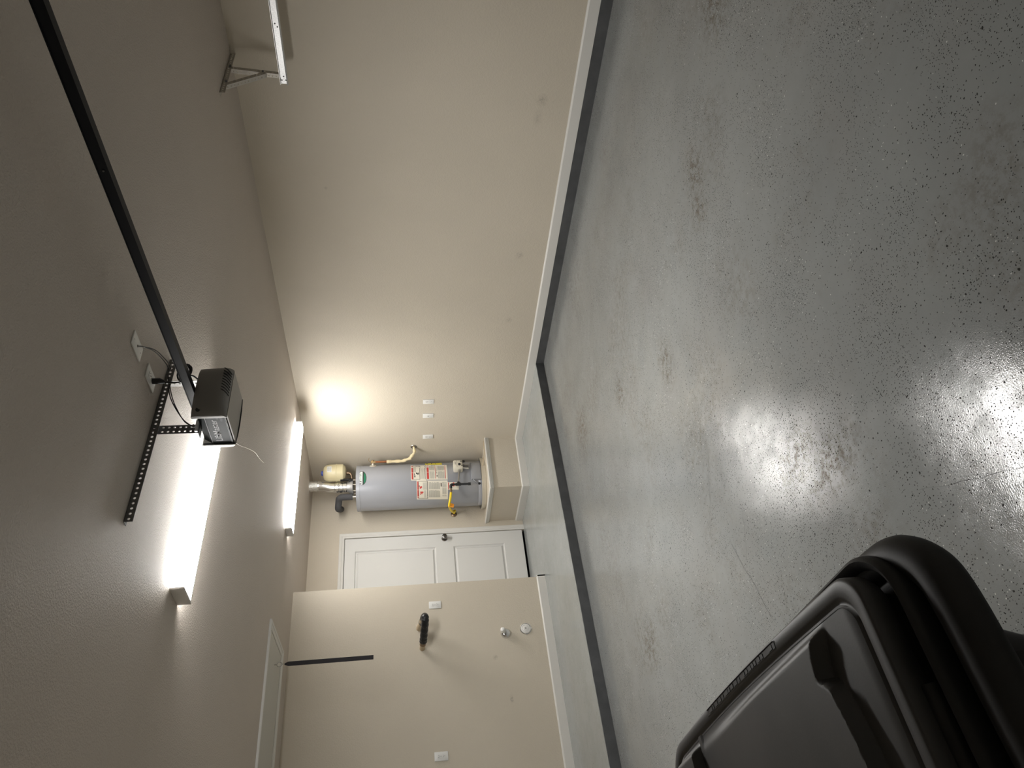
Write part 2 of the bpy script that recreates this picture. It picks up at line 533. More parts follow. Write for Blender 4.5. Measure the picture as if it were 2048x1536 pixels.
# walls
struct(obj('wall_right', bbox(XA, XA + T, YF - T, YB + T, -0.1, H + 0.1, 0), M['wallA'], smooth=False), 'long beige wall')
DX0, DX1, DZ0, DZ1 = 3.389, 4.199, P + 0.026, P + 2.045
bm = bm_new()
G = 0.006
box(bm, XC - T, DX0 - G, YB, YB + T, P - 0.05, H + 0.1)
box(bm, DX1 + G, XA, YB, YB + T, P - 0.05, H + 0.1)
box(bm, DX0 - G, DX1 + G, YB, YB + T, DZ1 + G, H + 0.1)
struct(obj('wall_back', bm, M['wallC'], smooth=False), 'beige back wall behind the water heater')
bm = bm_new()
box(bm, XL - T, XC, YC, YB + T, P - 0.05, H + 0.1)
struct(obj('wall_left', bm, M['wallC'], smooth=False), 'nearer beige wall with the pipe stub')
struct(obj('wall_side', bbox(XL - T, XL, YF - T, YC, -0.1, H + 0.1, 0), M['wallC'], smooth=False))
struct(obj('wall_front', bbox(XL - T, XA + T, YF - T, YF, -0.1, H + 0.1, 0), M['wallC'], smooth=False))
struct(obj('ceiling', bbox(XL - T, XA + T, YF - T, YB + T, H, H + 0.1, 0), M['ceil'], smooth=False), 'beige textured ceiling')
# baseboards
def base_profile(x_face, s):      # polygon (offset from wall, z) : eased top edge
    return [(x_face, P), (x_face + s * TB, P), (x_face + s * TB, P + BB - 0.012), (x_face + s * TB * 0.55, P + BB - 0.003), (x_face + s * TB * 0.3, P + BB), (x_face, P + BB)]
PX, PY = XA - 0.659, YB - 0.728
bm = bm_new()
prism(bm, base_profile(XA, -1), 'y', YF, PY)
struct(obj('baseboard_right', bm, M['white'], smooth=False), 'white baseboard of the long wall')
bm = bm_new()
prism(bm, base_profile(YC, -1), 'x', XL, XC + TB)
prism(bm, base_profile(XC, 1), 'y', YC - TB, YB)
struct(obj('baseboard_left', bm, M['white'], smooth=False), 'white baseboard of the nearer wall')
# garage door behind the camera
gd = struct(obj('door_2', bbox(-0.3, 4.6, YF, YF + 0.012, 0.0, 2.14, 0), M['hatch'], smooth=False))
for r_ in range(4):
    for c_ in range(8):
        obj('panel', bbox(-0.25 + c_ * 0.605, 0.30 + c_ * 0.605, YF + 0.012, YF + 0.03, 0.05 + r_ * 0.53, 0.50 + r_ * 0.53, 0.006, 1), M['hatch'], gd)
# floor cracks
def crack(p0, p1, wd, wob, n=26):
    bm = bm_new()
    p0 = Vector(p0); p1 = Vector(p1); d = (p1 - p0).normalized(); nrm = Vector((-d.y, d.x))
    rows = []
    off = 0
    for i in range(n + 1):
        off = off * 0.8 + random.uniform(-wob, wob)
        q = p0.lerp(p1, i / n) + nrm * off
        w_ = wd * random.uniform(0.3, 1) * min(1, 4 * i / n + 0.2, 4 * (1 - i / n) + 0.2)
        rows.append((bm.verts.new((q.x + nrm.x * w_, q.y + nrm.y * w_, 0.0006)), bm.verts.new((q.x - nrm.x * w_, q.y - nrm.y * w_, 0.0006))))
    for a, b in zip(rows, rows[1:]): bm.faces.new((a[0], b[0], b[1], a[1]))
    return obj('crack', bm, M['crack'], FLOOR, smooth=False)
crack((0.98, 1.66), (0.72, 1.08), 0.0009, 0.004)
crack((1.50, 2.86), (1.02, 2.72), 0.0012, 0.006)
crack((1.55, 2.62), (1.32, 2.78), 0.0008, 0.004)
crack((1.95, 2.75), (1.62, 3.02), 0.0009, 0.006)

# ------------------------------------------------------------------ interior door
dr = bpy.data.objects.new('door_1', None)
COL.objects.link(dr)
dr.location = ((DX0 + DX1) / 2, YB, P)
ORG[dr.name] = Vector(dr.location)
struct(dr, 'white two-panel door beside the water heater')
YD = YB + 0.004
PAN = [(DX0 + 0.158, DX1 - 0.158, 1.115, 2.014), (DX0 + 0.158, DX1 - 0.158, 0.33, 0.915)]
bm = bm_new()
xs = [DX0, PAN[0][0], PAN[0][1], DX1]
zs = [DZ0, 0.33, 0.915, 1.115, 2.014, DZ1]
gv = {(i, j): bm.verts.new((x, YD, z)) for i, x in enumerate(xs) for j, z in enumerate(zs)}
for i in range(3):
    for j in range(5):
        if i == 1 and j in (1, 3): continue
        bm.faces.new((gv[i, j], gv[i + 1, j], gv[i + 1, j + 1], gv[i, j + 1]))
bm2 = bm_new()
slab = obj('slab', bm, M['door'], dr, smooth=False)
bm = bm_new()
box(bm, DX0, DX1, YD + 0.02, YD + 0.04, DZ0, DZ1)
for (x0, x1, y0, y1, z0, z1) in ((DX0, DX0 + 0.02, YD + 0.0001, YD + 0.02, DZ0, DZ1), (DX1 - 0.02, DX1, YD + 0.0001, YD + 0.02, DZ0, DZ1),
                                 (DX0 + 0.02, DX1 - 0.02, YD + 0.0001, YD + 0.02, DZ0, DZ0 + 0.02), (DX0 + 0.02, DX1 - 0.02, YD + 0.0001, YD + 0.02, DZ1 - 0.02, DZ1)):
    box(bm, x0, x1, y0, y1, z0, z1)
obj('core', bm, M['door'], dr, smooth=False)
for (x0, x1, z0, z1) in PAN:
    bm = bm_new()
    loops = []
    for ins, dp in ((0, 0), (0.005, 0.008), (0.010, 0.015), (0.020, 0.015), (0.034, 0.003), (0.038, 0.001)):
        loops.append([bm.verts.new(p) for p in ((x0 + ins, YD + dp, z0 + ins), (x1 - ins, YD + dp, z0 + ins), (x1 - ins, YD + dp, z1 - ins), (x0 + ins, YD + dp, z1 - ins))])
    for a, b in zip(loops, loops[1:]):
        for k in range(4): bm.faces.new((a[k], a[(k + 1) % 4], b[(k + 1) % 4], b[k]))
    bm.faces.new(loops[-1])
    obj('panel', bm, M['door'], dr, smooth=False)
def casing(bm, x0, x1, z0, z1, y, w_=0.057):
    """three sided two-step casing"""
    prof = [(0, 0.0), (0, 0.011), (0.010, 0.014), (0.022, 0.012), (0.030, 0.017), (w_ - 0.006, 0.019), (w_, 0.016), (w_, 0.0)]
    rows = []
    for d, h in prof:
        rows.append([bm.verts.new(p) for p in ((x0 - d, y - h, z0), (x0 - d, y - h, z1 + d), (x1 + d, y - h, z1 + d), (x1 + d, y - h, z0))])
    for a, b in zip(rows, rows[1:]):
        for k in range(3): bm.faces.new((a[k], a[k + 1], b[k + 1], b[k]))
    bm.faces.new([r_[0] for r_ in rows]); bm.faces.new([r_[3] for r_ in rows])
bm = bm_new()
casing(bm, DX0 - 0.004, DX1 + 0.004, P, DZ1 + 0.005, YB)
obj('casing', bm, M['white'], dr, smooth=False)
obj('gap_shade_sheet', bbox(DX0 - 0.004, DX1 + 0.004, YB + 0.055, YB + 0.075, P, DZ1, 0), M['black'], dr, smooth=False)  # black sheet behind the slab, painted shade for the gaps around it
obj('threshold', bbox(DX0 - 0.004, DX1 + 0.004, YB + 0.02, YB + 0.09, P, P + 0.004, 0), M['black'], dr, smooth=False)  # coloured black to carry the shade under the door
bm = bm_new()
lathe(bm, [(0, 0), (0.033, 0), (0.033, 0.004), (0.028, 0.009), (0.014, 0.011), (0.012, 0.03), (0.022, 0.036), (0.029, 0.047), (0.028, 0.060), (0.018, 0.068), (0, 0.070)], (4.140, YD, 1.012), (0, -1, 0), 28)
kn = obj('knob', bm, M['knob'], dr)
bm = bm_new()
lathe(bm, [(0, 0), (0.006, 0), (0.006, 0.003), (0, 0.003)], (4.140, YD - 0.070, 1.012), (0, -1, 0), 12)
obj('keyhole', bm, M['dark'], kn)

# ------------------------------------------------------------------ attic hatch and pull strap
HX0, HX1, HY0, HY1 = 1.03, 2.52, 5.72, 6.41
hatch = thing('attic_hatch', 'white framed attic hatch in the ceiling with a ring', 'hatch', (1.77, 6.06, H))
bm = bm_new()
cw, ct = 0.057, 0.018
loops = []
for ins, dz in ((0, 0), (0, ct - 0.003), (0.004, ct), (0.020, ct - 0.002), (0.026, ct - 0.006), (cw - 0.012, ct - 0.008), (cw, ct - 0.010), (cw, 0.0)):
    loops.append([bm.verts.new(p) for p in ((HX0 + ins, HY0 + ins, H - dz), (HX1 - ins, HY0 + ins, H - dz), (HX1 - ins, HY1 - ins, H - dz), (HX0 + ins, HY1 - ins, H - dz))])
for a, b in zip(loops, loops[1:]):
    for k in range(4): bm.faces.new((a[k], a[(k + 1) % 4], b[(k + 1) % 4], b[k]))
obj('casing', bm, M['white'], hatch, smooth=False)
obj('panel', bbox(HX0 + cw + 0.004, HX1 - cw - 0.004, HY0 + cw + 0.004, HY1 - cw - 0.004, H - 0.005, H, 0.001, 1), M['hatch'], hatch)
bm = bm_new()
tube(bm, [(2.285, 6.07, H - 0.004), (2.285, 6.07, H - 0.026)], 0.003, 8)
c = Vector((2.285, 6.07, 2.476))
tube(bm, [c + Vector((math.cos(a), 0.2 * math.cos(a), math.sin(a))) * 0.019 for a in [2 * PI * i / 20 + PI / 2 for i in range(21)]], 0.0028, 8)
obj('eye_ring', bm, M['nickel'], hatch)
bm = bm_new()
zt, zb, wd = 2.436, 1.734, 0.0175
prism(bm, [(2.285 - wd * 0.35, zt), (2.285 - wd, zt - 0.03), (2.285 - wd, zb), (2.285 + wd, zb), (2.285 + wd, zt - 0.03), (2.285 + wd * 0.35, zt)], 'y', 6.068, 6.072)
st = tag(obj('pull_strap', bm, M['strap'], smooth=False), 'black flat pull strap hanging from the attic hatch ring', 'strap')
bm = bm_new()
tube(bm, [(2.285, 6.07, 2.459), (2.287, 6.07, 2.445), (2.285, 6.07, 2.43)], 0.0022, 8)
obj('hook', bm, M['nickel'], st)

# ------------------------------------------------------------------ ceiling lights
def light(label, x0, x1, y, wd, hh, ang, piv, lm='lens'):
    t = thing('ceiling_light', label, 'light', (piv[0], piv[1], H), 'fluorescent strip lights on the ceiling')
    y0, y1 = y - wd / 2, y + wd / 2
    bm = bm_new()
    box(bm, x0 + 0.002, x1 - 0.002, y0 + 0.006, y1 - 0.006, H - 0.014, H)
    base = obj('housing', bm, M['fixend'], t, smooth=False)
    bm = bm_new()
    prism(bm, [(y0 + 0.003, H - hh + 0.008), (y0 + 0.006, H - hh + 0.003), (y0 + 0.016, H - hh), (y1 - 0.016, H - hh), (y1 - 0.006, H - hh + 0.003), (y1 - 0.003, H - hh + 0.008)], 'x', x0 + 0.012, x1 - 0.012)
    obj('lens', bm, M[lm], t)
    for s_ in (0, 1):
        bm = bm_new()
        e = (lambda v: y0 + v) if s_ == 0 else (lambda v: y1 - v)
        prism(bm, [(e(0), H - 0.010), (e(0.002), H - hh + 0.008), (e(0.005), H - hh + 0.008), (e(0.005), H - 0.010)], 'x', x0 + 0.012, x1 - 0.012)
        obj('lens_side', bm, M['lens_side'], t, smooth=False)
    for xa, xb in ((x0, x0 + 0.012), (x1 - 0.012, x1)):
        obj('end_cap', bbox(xa, xb, y0 - 0.002, y1 + 0.002, H - hh - 0.002, H, 0.002, 2), M['fixend'], t)
    t.rotation_euler = (0, 0, math.radians(ang))
    return t
light('long lit strip light on the ceiling beside the door opener', 1.610, 2.86, 3.350, 0.146, 0.062, 3.2, (1.610, 3.350))
light('lit strip light on the ceiling in front of the water heater vent', 3.475, 4.735, 6.065, 0.128, 0.058, 2.0, (3.475, 6.065), 'lens_b')

# ------------------------------------------------------------------ outlets
def make_outlet(label, kind='duplex', w_=0.072, h_=0.116):
    t = thing('wall_outlet' if kind == 'duplex' else ('jack_plate' if kind == 'jack' else 'cable_plate'), label, 'outlet' if kind == 'duplex' else 'wall plate', (0, 0, 0))
    bm = bbox(-w_ / 2, w_ / 2, -0.006, 0, -h_ / 2, h_ / 2, 0.0025, 2)
    pl = obj('cover_plate', bm, M['plastic'], t, local=True)
    if kind == 'duplex':
        for s in (-1, 1):
            bm = bm_new()
            pts = []
            for i in range(20):
                a = 2 * PI * i / 20
                pts.append((0.0165 * math.cos(a), s * 0.0195 + max(-0.0135, min(0.0135, 0.0175 * math.sin(a)))))
            prism(bm, pts, 'y', -0.0085, -0.005)
            rc = obj('receptacle', bm, M['plastic'], t, local=True)
            bm = bm_new()
            box(bm, -0.0075, -0.0055, -0.0091, -0.0080, s * 0.0195 - 0.002, s * 0.0195 + 0.007)
            box(bm, 0.0055, 0.0075, -0.0091, -0.0080, s * 0.0195 - 0.001, s * 0.0195 + 0.006)
            lathe(bm, [(0, 0), (0.0026, 0), (0.0026, 0.001), (0, 0.001)], (0, -0.0080, s * 0.0195 - 0.008), (0, -1, 0), 10)
            objs('slot', bm, M['dark'], rc, local=True, smooth=False)
        bm = bm_new()
        disc(bm, 0.003, 0.0012, (0, -0.0055, 0), (0, -1, 0), 10, 0.0003)
        obj('screw', bm, M['nickel'], t, local=True)
    elif kind == 'jack':
        bm = bbox(-0.009, 0.009, -0.009, -0.005, -0.011, 0.011, 0.001, 1)
        j = obj('jack', bm, M['plastic'], t, local=True)
        obj('slot', bbox(-0.005, 0.005, -0.0096, -0.0085, -0.006, 0.006, 0), M['shade'], j, local=True)
    else:
        bm = bm_new()
        lathe(bm, [(0, 0), (0.006, 0), (0.006, 0.0015), (0, 0.0015)], (0, -0.0055, 0), (0, -1, 0), 12)
        obj('cable_hole', bm, M['dark'], t, local=True)
        bm = bm_new()
        for s in (-1, 1): disc(bm, 0.003, 0.0012, (0, -0.0055, s * 0.042), (0, -1, 0), 10, 0.0003)
        objs('screw', bm, M['nickel'], t, local=True)
    return t
WO = 'duplex outlets around the garage'
o1 = make_outlet('white duplex outlet on the wall, directly above the water pipe escutcheon')
o1['label'] = 'white duplex outlet on the long wall, nearest the water heater'
o1['group'] = WO
o1.location = (XA, 6.728, 1.174); o1.rotation_euler = (0, 0, -PI / 2)
def place_outlet(label, loc, rot):
    c_ = copy_tree(o1)
    c_['label'] = label
    c_.location = loc; c_.rotation_euler = rot
place_outlet('white duplex outlet on the long wall, farthest from the water heater', (XA, 6.102, 1.175), (0, 0, -PI / 2))
place_outlet('white duplex outlet above the black taped pipe stub', (2.994, YC, 1.188), (0, 0, 0))
place_outlet('white duplex outlet alone at the left end of the nearer wall', (1.655, YC, 1.198), (0, 0, 0))
place_outlet('white duplex outlet on the ceiling with the black opener plug in it', (2.222, 2.505, H), (PI / 2, 0, 0))
j1 = make_outlet('white single jack plate between two outlets on the long wall', 'jack')
j1.location = (XA, 6.344, 1.176); j1.rotation_euler = (0, 0, -PI / 2)
j2 = make_outlet('white ceiling plate with two thin cables coming out', 'cable')
j2.location = (2.220, 2.303, H); j2.rotation_euler = (PI / 2, 0, 0)

# ------------------------------------------------------------------ heater pedestal (drywall box with trim)
PT = 0.490
ped = struct(obj('heater_pedestal', bbox(PX, XA, PY, YB, P, PT, 0), M['wallC'], smooth=False), 'beige drywall pedestal with white trim under the water heater')
bm = bm_new()
def wrap(bm, prof):      # profile (offset out, z) swept around the two open faces
    rows = []
    for d, z in prof:
        rows.append([bm.verts.new(p) for p in ((XA, PY - d, z), (PX - d, PY - d, z), (PX - d, YB, z))])
    for a, b in zip(rows, rows[1:]):
        for k in range(2): bm.faces.new((a[k], a[k + 1], b[k + 1], b[k]))
    bm.faces.new([r_[0] for r_ in rows]); bm.faces.new([r_[2] for r_ in rows])
wrap(bm, [(0, PT - 0.012), (0.012, PT - 0.012), (0.018, PT - 0.004), (0.017, PT + 0.004), (0.024, PT + 0.008), (0.027, PT + 0.016), (0.025, PT + 0.022), (0.031, PT + 0.026), (0.032, PT + 0.034), (0.028, PT + 0.038), (0, PT + 0.038)])
obj('cap_moulding', bm, M['white'], ped, smooth=False)
bm = bm_new()
box(bm, PX, XA, PY, YB, PT, PT + 0.036)
obj('top_board', bm, M['wallC'], ped, smooth=False)
bm = bm_new()
wrap(bm, [(0, P), (TB, P), (TB, P + BB - 0.012), (TB * 0.55, P + BB - 0.003), (TB * 0.3, P + BB), (0, P + BB)])
obj('base_trim', bm, M['white'], ped, smooth=False)

# ------------------------------------------------------------------ water heater
TX, TY, TR = 4.670, 7.243, 0.258
ZP = PT + 0.038
Z0, Z1 = 0.565, 1.985
bm = bm_new()
lathe(bm, [(0, 0.0), (0.287, 0), (0.290, 0.003), (0.297, 0.049), (0.300, 0.052), (0.299, 0.054), (0.294, 0.053), (0.286, 0.004), (0, 0.004)], (TX, TY, ZP), n=64)
pan = tag(obj('drain_pan', bm, M['pan']), 'shallow round metal drain pan under the water heater', 'pan')
bm = bm_new()
tube(bm, smooth_path([(TX + 0.05, TY - 0.292, ZP + 0.035), (TX + 0.10, TY - 0.33, ZP + 0.02), (TX + 0.2, TY - 0.36, ZP + 0.006), (XA - 0.004, TY - 0.385, ZP + 0.006)], 5), 0.004, 8)
obj('drain_line', bm, M['beigepipe'], pan)
wh = thing('water_heater', 'tall grey gas water heater standing on the corner pedestal', 'water heater', (TX, TY, ZP + 0.004))
bm = bm_new()
lathe(bm, [(0, Z0), (TR - 0.004, Z0), (TR, Z0 + 0.004), (TR, Z0 + 0.05), (TR - 0.002, Z0 + 0.053), (TR, Z0 + 0.056), (TR, Z1 - 0.045), (TR + 0.003, Z1 - 0.043), (TR + 0.003, Z1 - 0.004), (TR - 0.002, Z1), (TR - 0.012, Z1 - 0.003), (0, Z1 + 0.004)], (TX, TY, 0), n=96)
obj('tank', bm, M['tank'], wh)
bm = bm_new()
for a in (0.4, 2.5, 4.6): box(bm, TX + 0.2 * math.cos(a) - 0.02, TX + 0.2 * math.cos(a) + 0.02, TY + 0.2 * math.sin(a) - 0.02, TY + 0.2 * math.sin(a) + 0.02, ZP + 0.004, Z0)
objs('foot', bm, M['ironp'], wh, smooth=False)
# direction from the tank to the camera; phi > 0 turns toward the long wall
A0 = math.atan2(-TY, -TX)
PCX, PRAD, ZA, ZB_, XPA, XPB = 975.6, 46.2, Z1, 0.583, 714.5, 957.5
def phi(y_img):
    yc = 976.8 - (0)      # image row of the tank axis drifts a little with height
    return yc
def tpt(px, py, off=0.0):
    """tank surface point behind a photo reading taken on the label area"""
    z = ZA + (px - XPA) / (XPB - XPA) * (ZB_ - ZA)
    yc = 976.2 + (px - XPA) / (XPB - XPA) * (966.6 - 976.2)
    s = max(-0.985, min(0.985, (yc - py) / 45.6))
    a = A0 + math.asin(s)
    return Vector((TX + (TR + off) * math.cos(a), TY + (TR + off) * math.sin(a), z))
def patch(bm, px0, px1, py0, py1, off, n=10, th=0.0008):
    """curved rectangle on the tank: px = height range, py = around"""
    rows = []
    for i in range(n + 1):
        py = py0 + (py1 - py0) * i / n
        rows.append([bm.verts.new(tpt(px, py, o_)) for px, o_ in ((px0, off), (px1, off), (px1, off - th), (px0, off - th))])
    for a, b in zip(rows, rows[1:]):
        for k in range(4): bm.faces.new((a[k], b[k], b[(k + 1) % 4], a[(k + 1) % 4]))
    bm.faces.new(rows[0]); bm.faces.new(rows[-1])
def z7(x, y): return 690 + x / 6.606, 880 + y / 6.606
def zpatch(bm, x0, x1, y0, y1, off, n=8, th=0.0008):
    a, c_ = z7(x0, y0); b, d = z7(x1, y1)
    patch(bm, a, b, c_, d, off, n, th)
def lines(bm, x0, x1, y0, y1, step, off, frac=0.5):
    """rows of fine print: each row runs around the tank"""
    x = x0
    while x + step * frac < x1:
        e = random.uniform(0, 0.18) * (y1 - y0)
        zpatch(bm, x, x + step * frac, y0 + (e if random.random() < 0.4 else 0), y1, off, 4, 0.0003)
        x += step
# badge
ocx, ocy = z7(240, 499)
def oval(bm, rx, ry, off, lo=-9, hi=9, n=40, th=0.0008):
    pts = []
    for i in range(n):
        a = 2 * PI * i / n
        px = ocx + max(lo, min(hi, rx * math.cos(a)))
        pts.append((px, ocy + ry * math.sin(a)))
    rows = [[bm.verts.new(tpt(px, py, o_)) for px, py in pts] for o_ in (off, off - th)]
    # triangulated strips across keep it on the curved surface
    half = n // 2
    bm.faces.new(rows[1][::-1])
    for i in range(n):
        j = (i + 1) % n
        bm.faces.new((rows[0][i], rows[0][j], rows[1][j], rows[1][i]))
    for i in range(half):
        a_, b_ = i, (i + 1)
        c_, d_ = (n - i) % n, (n - i - 1) % n
        # strips between mirrored points (same height)
        u0, u1 = rows[0][a_ % n], rows[0][b_ % n]
        w0, w1 = rows[0][c_], rows[0][d_]
        if u0 is w0: fs = (u0, u1, w1)
        elif u1 is w1: fs = (u0, u1, w0)
        else: fs = (u0, u1, w1, w0)
        # subdivide across
        K = 6
        if len(fs) == 3: bm.faces.new(fs)
        else:
            prev = (u0, u1)
            for k in range(1, K + 1):
                if k == K: cur = (w0, w1)
                else:
                    p0 = pts[a_ % n]; p1 = pts[b_ % n]; q0 = pts[c_]; q1 = pts[d_]
                    cur = (bm.verts.new(tpt(p0[0], p0[1] + (q0[1] - p0[1]) * k / K, off)), bm.verts.new(tpt(p1[0], p1[1] + (q1[1] - p1[1]) * k / K, off)))
                bm.faces.new((prev[0], prev[1], cur[1], cur[0]))
                prev = cur
bm = bm_new(); oval(bm, 8.6, 13.6, 0.0012)
badge = obj('badge', bm, M['ink'], wh)
bm = bm_new(); oval(bm, 7.7, 12.6, 0.0018, hi=1.0)
obj('badge_white', bm, M['plastic'], badge)
bm = bm_new(); oval(bm, 7.7, 12.6, 0.0018, lo=3.6)
obj('badge_green', bm, M['green'], badge)
tb = text_bm('Smith', 1.0, 0.0, 0.01)
fit(tb, 1, 1)
for v in tb.verts:
    v.co = tpt(ocx - 0.9 - 3.6 * v.co.y, ocy + 5.2 - 14.0 * v.co.x, 0.0022)
obj('lettering', tb, M['green'], badge, smooth=False)
bm = bm_new()
for k in range(2):
    a0 = k * PI + 0.5
    rows = []
    for i in range(9):
        a = a0 + i / 8 * 2.3
        rows.append([bm.verts.new(tpt(ocx - 2.4 + r_ * math.cos(a), ocy + 8.6 + r_ * math.sin(a), 0.0022)) for r_ in (1.0, 2.5)])
    for a, b in zip(rows, rows[1:]): bm.faces.new((a[0], b[0], b[1], a[1]))
objs('emblem', bm, M['ink'], badge, smooth=False)
# labels
def label_part(x0, x1, y0, y1, m=None, off=0.0012):
    bm = bm_new(); zpatch(bm, x0, x1, y0, y1, off)
    return obj('label', bm, m or M['label'], wh)
def marks(parent, m, rects, off=0.0018, name='print'):
    bm = bm_new()
    for r_ in rects: zpatch(bm, *r_, off, 5, 0.0004)
    return objs(name, bm, m, parent, smooth=False)
L1 = label_part(860, 1050, 332, 532)
marks(L1, M['red'], [(868, 886, 342, 520)])
marks(L1, M['ink'], [(886, 890, 342, 520), (971, 976, 342, 520), (886, 976, 340, 344), (886, 976, 517, 521), (925, 945, 430, 448), (940, 958, 440, 456), (902, 916, 468, 492), (900, 908, 440, 464), (955, 965, 428, 446), (1036, 1042, 345, 515)])
bm = bm_new(); lines(bm, 896, 925, 352, 425, 8, 0.0018); lines(bm, 984, 1030, 355, 510, 9, 0.0018); stuff(obj('fine_print', bm, M['text'], L1, smooth=False))
L2 = label_part(1056, 1328, 326, 524)
marks(L2, M['red'], [(1064, 1090, 336, 514), (1170, 1176, 336, 508), (1298, 1306, 336, 508)])
marks(L2, M['ink'], [(1186, 1192, 380, 388), (1186, 1192, 404, 412), (1186, 1194, 428, 438), (1188, 1200, 466, 482)])
bm = bm_new(); lines(bm, 1098, 1165, 342, 400, 8, 0.0018, .6); lines(bm, 1098, 1165, 412, 508, 8, 0.0018, .6); lines(bm, 1206, 1294, 342, 400, 8, 0.0018, .6); lines(bm, 1206, 1294, 412, 508, 8, 0.0018, .6)
stuff(obj('fine_print', bm, M['text'], L2, smooth=False))
L3 = label_part(928, 1326, 532, 778)
marks(L3, M['red'], [(936, 951, 546, 762), (966, 984, 612, 640), (978, 996, 606, 630), (972, 1012, 676, 694), (984, 1000, 690, 708), (968, 980, 700, 716)])
marks(L3, M['ink'], [(951, 955, 544, 766), (1062, 1069, 544, 766), (951, 1069, 542, 546), (951, 1069, 763, 767), (1236, 1248, 566, 612), (958, 968, 598, 612)])
bm = bm_new(); lines(bm, 1010, 1056, 556, 650, 10, 0.0018); lines(bm, 1022, 1056, 660, 752, 10, 0.0018); lines(bm, 1084, 1228, 552, 645, 8, 0.0018, .6); lines(bm, 1084, 1228, 656, 750, 8, 0.0018, .6); lines(bm, 1256, 1312, 552, 740, 8, 0.0018, .6)
stuff(obj('fine_print', bm, M['text'], L3, smooth=False))
L4 = label_part(1048, 1268, 284, 324, M['lblyel'])
marks(L4, M['ink'], [(1070, 1082, 292, 316), (1130, 1140, 294, 314), (1180, 1184, 296, 312)])
L5 = label_part(1324, 1468, 556, 654)
marks(L5, M['red'], [(1330, 1340, 560, 650), (1392, 1412, 560, 610)])
marks(L5, M['ink'], [(1346, 1358, 598, 612)])
# burner cover
bm = bm_new()
ang = []
def rp(px, py, off): return tpt(px, py, off)
rows = []
ys_ = [925, 927, 931, 938, 946, 954, 958.5, 960.5]
of_ = [0.001, 0.022, 0.030, 0.030, 0.030, 0.030, 0.024, 0.001]
for py, of in zip(ys_, of_):
    rows.append([bm.verts.new(rp(px, py, o_)) for px, o_ in ((937.5, 0.0), (938.5, of * 0.9), (942, of), (955.5, of), (957.0, of * 0.9), (957.4, 0.0))])
for a, b in zip(rows, rows[1:]):
    for k in range(5): bm.faces.new((a[k], b[k], b[k + 1], a[k + 1]))
bm.faces.new(rows[0]); bm.faces.new(rows[-1])
bc = obj('burner_cover', bm, M['tankd'], wh)
bm = bm_new()
tube(bm, smooth_path([tpt(938, 955, 0.012), tpt(944, 962, 0.012), tpt(949, 965.5, 0.012), tpt(951, 968, 0.006)], 4), 0.006, 8)
obj('view_port_cable', bm, M['tankd'], wh)
bm = bm_new()
lathe(bm, [(0, 0), (0.014, 0), (0.014, 0.014), (0.008, 0.02), (0, 0.02)], tpt(952.5, 967, 0), tpt(952.5, 967, 1) - tpt(952.5, 967, 0), 14)
obj('drain_plug', bm, M['blackp'], wh)
# gas control valve
n_ = (tpt(912, 938, 1) - tpt(912, 938, 0)).normalized()
s_ = Vector((-n_.y, n_.x, 0)); s_ = -s_ if s_.x > 0 else s_     # sideways, toward the door
base = tpt(912, 938, 0)
def vbox(c, hs, hz, d0, d1, bev=0.004):
    bm = bm_new()
    v = box(bm, -hs, hs, d0, d1, -hz, hz)
    if bev: bevel(bm, bev, 2)
    Mx = Matrix(((s_.x, n_.x, 0, c.x), (s_.y, n_.y, 0, c.y), (0, 0, 1, c.z), (0, 0, 0, 1)))
    bmesh.ops.transform(bm, matrix=Mx, verts=list(bm.verts))
    return bm
vc = tpt(912.3, 937.5, 0)
valve = obj('gas_valve', vbox(vc, 0.060, 0.052, -0.002, 0.085, 0.012), M['valve'], wh)
bm = bm_new()
disc(bm, 0.015, 0.012, vc + s_ * 0.012 - Vector((0, 0, 0.014)) + n_ * 0.084, n_, 20, 0.002)
obj('dial', bm, M['blackp'], valve)
bm = bm_new()
for a, b, r_ in ((-0.036, -0.036, 0.007), (0.03, -0.042, 0.006)):
    disc(bm, r_, 0.006, vc + s_ * a + Vector((0, 0, b)) + n_ * 0.084, n_, 14, 0.001)
objs('button', bm, M['dark'], valve)
obj('marking', vbox(vc + s_ * -0.012 + Vector((0, 0, 0.032)), 0.024, 0.003, 0.0845, 0.0856, 0), M['shade'], valve, smooth=False)
obj('marking', vbox(vc + s_ * 0.0 + Vector((0, 0, 0.014)), 0.050, 0.0015, 0.0845, 0.0856, 0), M['shade'], valve, smooth=False)
bm = bm_new()
k0 = vc - s_ * 0.055 + n_ * 0.05 - Vector((0, 0, 0.05))
tube(bm, [k0, k0 - Vector((0, 0, 0.012)) - s_ * 0.012, k0 - Vector((0, 0, 0.030)) - s_ * 0.014], [0.010, 0.016, 0.014], 12)
obj('shutoff_knob', bm, M['blackp'], valve)
for i, (a, dz) in enumerate(((-0.030, 0), (-0.012, 0), (0.006, 0), (0.022, 0), (0.034, 0))):
    bm = bm_new()
    p0 = vc + s_ * a + n_ * 0.045 - Vector((0, 0, 0.050)); p1 = vc + s_ * (a * 0.8) + n_ * 0.030 - Vector((0, 0, 0.118))
    tube(bm, smooth_path([p0, (p0 + p1) / 2 + s_ * 0.004, p1], 4), 0.0045 if i != 4 else 0.008, 10)
    obj('supply_tube', bm, (M['nickel'], M['galv'], M['galv'], M['alu'], M['alu'])[i], wh)
